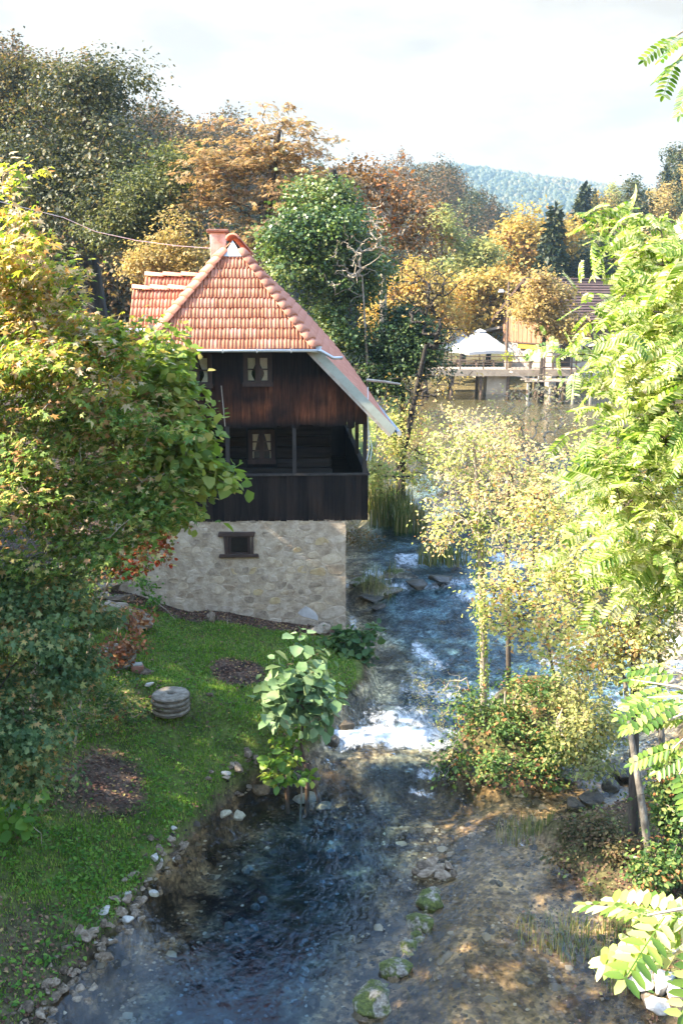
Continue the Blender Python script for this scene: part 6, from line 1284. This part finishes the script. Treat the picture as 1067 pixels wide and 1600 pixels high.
edge(9.3, 11.3, 80, .08, .2, 'tan bank stone in the jumble along the lower left water edge', 'stones along the lower left water edge', .0, .13)
edge(11.3, 12.9, 50, .09, .24, 'tan bank stone in the middle stretch of the left water edge', 'stones along the middle left water edge', .02, .13)
edge(13.2, 13.9, 30, .09, .2, 'pale stone in the heap where the grass bank steps down to the water', 'stone heap below the grass bank', .06, .12)
edge(15.2, 16.8, 26, .1, .24, 'stone at the lip of the bank beside the young alder', 'stones round the young alder', .12, .16)
for px, py, z, w, lab, mt, kd in ((405, 1180, .55, 50, 'grey stone at the grass edge left of the young alder', ROCK, 'block'), (370, 1210, .5, 26, 'pale round stone on the grass near the bank edge', ROCK_PALE, 'round'), (350, 1222, .5, 24, 'small pale stone on the grass left of its round neighbour', ROCK_PALE, 'block'), (478, 1172, .5, 40, 'bright pale block behind the alder stems', ROCK_PALE, 'block'), (495, 1215, .12, 62, 'flat wide tan stone at the water right of the alder shoots', ROCK, 'slab'), (385, 1160, .7, 26, 'half buried stone in the grass above the alder', ROCK, 'slab'), (330, 1110, .85, 15, 'lone small stone in the grass right of the round millstone', ROCK, 'block'), (335, 995, .9, 34, 'brownish stone at the dirt strip below the wall', ROCK, 'block'), (500, 1000, .7, 40, 'dull stone by the foot of the wall corner', ROCK, 'block')):
    rock_px(px, py, z, w, lab, None, mat=mt, kind=kd)
for i, (px, py, w) in enumerate(((170, 965, 40), (190, 985, 60), (215, 995, 50), (175, 1000, 55), (205, 1008, 60), (160, 985, 45), (150, 960, 40), (220, 1010, 40), (185, 1012, 46), (140, 940, 46), (165, 930, 40), (200, 950, 36))):
    p = atz(px, py, 1.25); rock(p[0], p[1], w * np.linalg.norm(p - EYE) / FPX * 1.2, 'flat grey slab in the tumbled stone steps left of the wall', 'slabs of the tumbled stone steps', 'slab', ROCK, seed=i, cat='stone slab', name='stone_slab')
for px, py, w, lab, mt in ((1000, 1530, 70, 'tilted grey slab in the water at the lower right', ROCK_PALE), (1035, 1545, 50, 'white stone uppermost of the lower right heap', ROCK_PALE), (1055, 1565, 50, 'white stone at the right edge of the lower right heap', ROCK_PALE), (1030, 1575, 46, 'white stone at the foot of the lower right heap', ROCK_PALE), (1015, 1555, 36, 'tan stone on the water side of the lower right heap', ROCK), (1060, 1590, 50, 'grey stone at the bottom right corner', ROCK)):
    p = atz(px, py, .1); rock(p[0], p[1], w * np.linalg.norm(p - EYE) / FPX, lab, None, 'slab' if w == 70 else 'block', mt, z=max(gz(p[0], p[1]), 0))
# dark ledges under the small falls by the wall corner
for i, (x, y, s_) in enumerate(((.75, 24.2, .8), (1.2, 24.6, .9), (1.9, 24.9, .8), (.5, 25.1, .7), (2.6, 25.2, .9), (1.5, 25.6, .8), (.9, 23.6, .5))):
    rock(x, y, s_, 'dark mossy ledge stone under the little falls by the wall corner', 'ledge stones under the little falls', 'slab', MOSSY if i % 2 else ROCK_WET, seed=i, z=float(wlev(np.array([x]), np.array([y]))[0]) - .06, cat='ledge', name='ledge_stone')
for i, (x, y, s_) in enumerate(((-.15, 17.0, .35), (.1, 17.6, .4), (2.2, 16.7, .5), (2.3, 16.3, .4), (4.2, 15.4, .5), (4.6, 15.8, .45), (3.9, 15.2, .35), (5.0, 16.3, .5))):
    rock(x, y, s_, 'dark wet boulder at the side of the white water', 'wet boulders beside the rapid', 'round', ROCK_WET, seed=i, z=float(wlev(np.array([x]), np.array([y]))[0]) - .05, cat='boulder', name='wet_boulder')
# stones lying on the stream bed
r = rng(302)
for i in range(70):
    y = r.uniform(9.6, 15.4); x = r.uniform(float(xl(y)) + .4, float(xr(y)) - .3)
    rock(x, y, r.uniform(.06, .2), 'submerged brown stone on the stream bed', 'stones on the stream bed', 'round', ROCK_WET if r.random() < .45 else ROCK, seed=i, cat='stone', name='stone', sink=.35)

MILL = surf('millstone_grit', [(.3, (.07, .055, .04)), (.5, (.17, .14, .1)), (.7, (.28, .24, .185))], 9, .95, .8, obj_tone=.2)
def millstone(x, y, z, rad, h, label, hole=True, tilt=(0, 0), rz=0):
    bm = bmesh.new(); n = 40; rings = []; q = rng(int(z * 100) + 7)
    prof = [(.085, 0), (.085, h), (.12, h), (.5, h + .006), (rad / .34 * .31, h), (rad * 1.0, h - .02), (rad * 1.01, h * .5), (rad, .015), (rad * .95, 0)]
    prof = [(.07, 0), (.07, h), (rad * .35, h + .003), (rad * .7, h + .002), (rad * .93, h), (rad, h - .022), (rad * 1.012, h * .5), (rad * .995, .018), (rad * .95, 0)]
    V = []; 
    for j, (a, b) in enumerate(prof):
        for k in range(n):
            an = 2 * math.pi * k / n; groove = -.006 if (j in (2, 3) and k % 4 == 0) else 0; jr = q.normal(0, .004) if j > 3 else 0
            V.append((math.cos(an) * (a + jr), math.sin(an) * (a + jr), b + groove + (q.normal(0, .002) if j > 0 else 0)))
    m = len(prof); F = [(j * n + k, j * n + (k + 1) % n, ((j + 1) % m) * n + (k + 1) % n, ((j + 1) % m) * n + k) for j in range(m) for k in range(n)]
    t = thing('millstone', label, 'millstone', (x, y, z), 'old millstones stacked on the grass', rz); t.rotation_euler = (tilt[0], tilt[1], rz)
    o = link('disc', mesh_np('disc', V, F, MILL, False), t)
    b = MB(); b.tube([(math.cos(2 * math.pi * k / 28) * (rad * 1.012), math.sin(2 * math.pi * k / 28) * (rad * 1.012), h * .5) for k in range(29)], .011, 5, cap=False); b.build('iron_band', ROCK_WET, t)
    return t
p = atz(268, 1128, .85); g0 = gz(p[0], p[1])
for k, lab in enumerate(('bottom millstone of the stack by the leaf strewn bank', 'second millstone from the bottom of the front stack', 'third millstone of the front stack, just under the top', 'top millstone of the front stack, its round eye showing')):
    millstone(p[0] + .012 * (k % 2), p[1] - .01 * (k % 3), g0 - .03 + k * .088, .335 - .006 * (k % 2), .082, lab, rz=k * 1.3)
p2 = atz(185, 1066, 1.1); g1 = gz(p2[0], p2[1])
for k, lab in enumerate(('lower millstone of the rear stack half hidden in brambles', 'middle millstone of the rear stack half hidden in brambles', 'upper millstone of the rear stack below the red creeper')):
    millstone(p2[0] + .015 * k, p2[1], g1 - .05 + k * .12, .34, .112, lab, rz=k)
q = atz(216, 1078, 1.0); t = thing('brick_block', 'short red and white brick block beside the rear millstones', 'brick', (q[0], q[1], gz(q[0], q[1])), None, .3)
m = MB(); m.box(-.12, .12, -.09, .09, -.02, .14); m.build('block', surf('red_brick', [(.3, (.24, .09, .06)), (.7, (.4, .2, .14))], 8, .9, .5), t, bevel=.012); m = MB(); m.box(-.1, .1, -.075, .075, .141, .17); m.build('limed_top', ROCK_PALE, t, bevel=.008)
rock_px(232, 1085, .98, 26, 'small dark stone leaning on the brick block', None, mat=ROCK, kind='block')
rock_px(238, 1108, .95, 24, 'narrow pale stone wedged behind the front millstones', None, mat=ROCK_PALE, kind='slab')
b = MB(); b.tube([tuple(atz(415, 988, .95)), tuple(atz(455, 982, .95)), tuple(atz(500, 984, .85))], .018, 6); tagp(b.build('fallen_branch', TWIG), 'thin bare branch lying on the dirt below the stone wall', 'branch')

# ------------------------------------------------------------------ grass, weeds, fallen leaves, reeds
def scatter(n, x0, x1, y0, y1, seed, maskf):
    r = rng(seed); x = r.uniform(x0, x1, n); y = r.uniform(y0, y1, n); k = r.random(n) < maskf(x, y); return x[k], y[k], r
def grass_field():
    T = np.array([(-.5, 0, 0), (.5, 0, 0), (.28, .12, .62), (.0, .5, 1.0), (-.28, .12, .62)])
    x, y, r = scatter(190000, -7.5, .3, 8.5, 21.8, 401, lambda x, y: grass_mask(x, y) * (.45 + .75 * np.clip((fbm(x * 2.3, y * 2.3, 3, 77) - .28) * 3, 0, 1)))
    n = len(x); a = r.random(n) * 6.283; h = r.uniform(.028, .07, n) * (.7 + .9 * fbm(x * 1.6, y * 1.6, 3, 78)); w = h * r.uniform(.16, .3, n); lean = r.uniform(.2, 1.2, n)
    z = ground(x, y); ca, sa = np.cos(a), np.sin(a); V = np.zeros((n, 5, 3))
    for i, (tx, ty, tz) in enumerate(T):
        V[:, i, 0] = x + ca * tx * w - sa * ty * lean * h; V[:, i, 1] = y + sa * tx * w + ca * ty * lean * h; V[:, i, 2] = z - .005 + tz * h * (1 - .25 * lean * (tz > .9))
    b = (np.arange(n) * 5)[:, None]; me = bpy.data.meshes.new('grass')
    Fq = np.concatenate([b + np.array([0, 1, 2, 4])], 1); Ft = b + np.array([4, 2, 3])
    me.vertices.add(n * 5); me.vertices.foreach_set('co', V.astype(np.float32).ravel()); loops = np.concatenate([Fq.ravel(), Ft.ravel()]).astype(np.int32)
    me.loops.add(len(loops)); me.loops.foreach_set('vertex_index', loops); me.polygons.add(2 * n); me.polygons.foreach_set('loop_start', np.concatenate([np.arange(n) * 4, 4 * n + np.arange(n) * 3]).astype(np.int32)); me.update(calc_edges=True); me.materials.append(LM_GRASS)
    tagp(link('grass', me), 'short lush green grass on the left bank', None, None, 'stuff')
    # broad leaved weeds, thicker towards the near corner
    x, y, r = scatter(75000, -7, .2, 8.6, 21.5, 402, lambda x, y: np.where(xl(y) - x > .02, grass_mask(x, y) + .06, 0) * np.clip((fbm(x * 1.7, y * 1.7, 3, 79) - .3) * 3, .12, 1) * np.interp(y, [9, 13, 17, 20], [1, .9, .6, .5]))
    n = len(x); P = np.stack([x, y, ground(x, y) + r.uniform(.01, .09, n)], 1); link('x', leaves('weeds', P, frames(n, r, 1.2), r.uniform(.028, .075, n) * np.interp(y, [9, 14, 20], [1.3, 1, .75]), T_oval(.6, .1, .15), LM_WEED)).name = 'weeds'
    tagp(bpy.data.objects['weeds'], 'broad leaved weeds growing through the grass', None, None, 'stuff')
    def lm(x, y): g = grass_mask(x, y); dl = xl(y) - x; return np.where(dl > .05, np.clip(1 - g, 0, 1) * .9 + .12, 0) * (y < 22)
    x, y, r = scatter(42000, -6.5, .2, 8.8, 21.9, 403, lm); n = len(x); P = np.stack([x, y, ground(x, y) + r.uniform(.005, .02, n)], 1)
    u, v = to_house(x, y); k = (v < -.05); P = P[k]; n = len(P)
    tagp(link('fallen_leaves', leaves('fallen_leaves', P, frames(n, r, 2.2), r.uniform(.025, .07, n), T_oval(.7, .15, .2), LM_LITTER)), 'brown fallen leaves on the bare soil of the left bank', None, None, 'stuff')
    def rm(x, y): dr = x - xr(y); return np.where((dr > -.1) & (dr < 5), .8, np.where((dr > -1.1) & (y < 14.5), .10 * np.clip((fbm(x * 2, y * 2, 3, 5) - .45) * 8, 0, 1), 0))
    x, y, r = scatter(26000, 2.0, 9, 8.8, 17, 404, rm); n = len(x); P = np.stack([x, y, np.maximum(ground(x, y), .012) + r.uniform(.005, .03, n)], 1)
    tagp(link('fallen_leaves', leaves('fallen_leaves', P, frames(n, r, 2.0), r.uniform(.02, .06, n), T_oval(.7, .15, .2), LM_LITTER)), 'yellow and brown fallen leaves on the right water edge', None, None, 'stuff')
    x, y, r = scatter(9000, 2.6, 8, 9, 17, 405, lambda x, y: np.where(x - xr(y) > 0, .75 * np.clip((fbm(x * 1.6, y * 1.6, 3, 15) - .4) * 5, 0, 1), 0)); n = len(x); P = np.stack([x, y, ground(x, y) + r.uniform(.01, .16, n)], 1)
    tagp(link('ground_cover', leaves('ground_cover', P, frames(n, r, .9), r.uniform(.04, .09, n), OV, LM_BUSH)), 'low green ground cover on the right bank', None, None, 'stuff')
grass_field()
def blades(name, label, cx, cy, rx, ry, n, h, seed, mat, w=.02, z=None, lean=.35, cat='plant', group=None):
    r = rng(seed); a = r.random(n) * 6.283; q = r.random(n) ** .5; x = cx + np.cos(a) * rx * q; y = cy + np.sin(a) * ry * q
    zb = ground(x, y) if z is None else np.full(n, z); hh = h * r.uniform(.55, 1.15, n); an = r.random(n) * 6.283; ln = np.abs(r.normal(0, lean, n)); V = np.zeros((n, 7, 3)); base = np.array([cx, cy, float(zb.mean())])
    dx, dy = np.cos(an), np.sin(an)
    for i, (t, ws) in enumerate(((0, 1), (.4, .9), (.75, .6))):
        for s_ in (-1, 1):
            V[:, i * 2 + (s_ > 0)] = np.stack([x + dx * ln * hh * t * t - dy * s_ * w * ws * .5, y + dy * ln * hh * t * t + dx * s_ * w * ws * .5, zb + hh * t * (1 - .15 * ln * t)], 1)
    V[:, 6] = np.stack([x + dx * ln * hh, y + dy * ln * hh, zb + hh * (1 - .3 * ln)], 1); V -= base
    b = (np.arange(n) * 7)[:, None]; F = np.concatenate([b + np.array([0, 1, 3, 2]), b + np.array([2, 3, 5, 4]), b + np.array([4, 5, 6, 6])]); F = np.concatenate([b + np.array([0, 1, 3, 2]), b + np.array([2, 3, 5, 4])]); 
    T3 = np.concatenate([b + np.array([4, 5, 6])])
    me = bpy.data.meshes.new('blades'); fl = V.reshape(-1, 3).astype(np.float32); me.from_pydata(fl.tolist(), [], F.tolist() + T3.tolist()); me.materials.append(mat)
    o = link(name, me); o.location = base; tagp(o, label, cat, group); return o
for px, py, Y, rw, n, h, lab in ((612, 800, 31, .7, 260, 1.5, 'tall green reed clump between the mill corner and the pond'), (640, 830, 30, .5, 160, 1.2, 'reed clump with yellowing tips on the pond side of the ledges'), (690, 900, 26.5, .7, 160, .7, 'low reed tuft standing in the water behind the rapid'), (590, 780, 33, .6, 200, 1.6, 'dense reeds under the waterside shrub')):
    p = aty(px, py, Y); blades('reed_clump', lab, p[0], Y, rw, rw * .6, n, h, px, LM_REED, .03, z=1.1, group='reeds at the pond edge', cat='reeds')
for x, y, n, h, lab in ((.95, 24.4, 120, .45, 'grass tuft on the wet ledge by the wall corner'), (1.0, 25.6, 90, .5, 'second grass tuft on the wet ledge further back'), (3.3, 11.6, 260, .28, 'dry straw coloured grass tuft at the lower right water edge'), (2.75, 11.9, 160, .22, 'dry grass tuft standing in the shallows'), (2.9, 14.4, 160, .35, 'dry grass fringe on the brown tangle'), (5.2, 37, 260, 1.0, 'green grass hummock before the bare stems in the pond'), (6.6, 33.6, 240, 1.0, 'green grass hummock under the sallow bush'), (3.6, 10.9, 160, .3, 'straw tuft above the tilted slab')):
    blades('grass_tuft', lab, x, y, .45 if n < 200 else .6, .4, n, h, int(x * 100), LM_REED, .012 if h < .6 else .03, group='grass tufts at the water')

def gravel():
    r = rng(501); n = 15000; y = r.uniform(8.8, 16.2, n); x = r.uniform(-4.2, 4.2, n); ins = np.minimum(x - xl(y), xr(y) - x)
    k = (ins > -.12) & (r.random(n) < .25 + .9 * np.clip((fbm(x * 1.5, y * 1.5, 3, 55) - .38) * 4, 0, 1)); x, y = x[k], y[k]; n = len(x)
    V0 = np.array([(1, 0, 0), (.3, .8, .1), (-.7, .6, 0), (-.9, -.3, .1), (-.1, -.9, 0), (.7, -.6, .1), (.2, .1, .7), (-.3, -.1, .6)]); F0 = np.array([(0, 1, 6), (1, 2, 6), (2, 7, 6), (2, 3, 7), (3, 4, 7), (4, 5, 7), (5, 6, 7), (5, 0, 6)])
    a = r.random(n) * 6.283; s_ = r.uniform(.014, .04, n) * (1 + 1.6 * (r.random(n) < .08)); ca, sa = np.cos(a), np.sin(a); V = np.zeros((n, 8, 3)); J = 1 + .25 * r.normal(0, 1, (n, 8))
    V[:, :, 0] = x[:, None] + s_[:, None] * J * (ca[:, None] * V0[None, :, 0] - sa[:, None] * V0[None, :, 1]); V[:, :, 1] = y[:, None] + s_[:, None] * J * (sa[:, None] * V0[None, :, 0] + ca[:, None] * V0[None, :, 1]); V[:, :, 2] = ground(x, y)[:, None] - .004 + s_[:, None] * V0[None, :, 2] * .8
    m = leafmat('river_gravel', [(0, (.015, .012, .009)), (.5, (.06, .044, .03)), (.85, (.14, .105, .07)), (1, (.27, .22, .16))], 0, .3, 1.5, rough=.8)
    tagp(link('gravel', mesh_np('gravel', V.reshape(-1, 3), (F0[None] + (np.arange(n) * 8)[:, None, None]).reshape(-1, 3), m)), 'brown gravel on the shallow stream bed', None, None, 'stuff')
gravel()
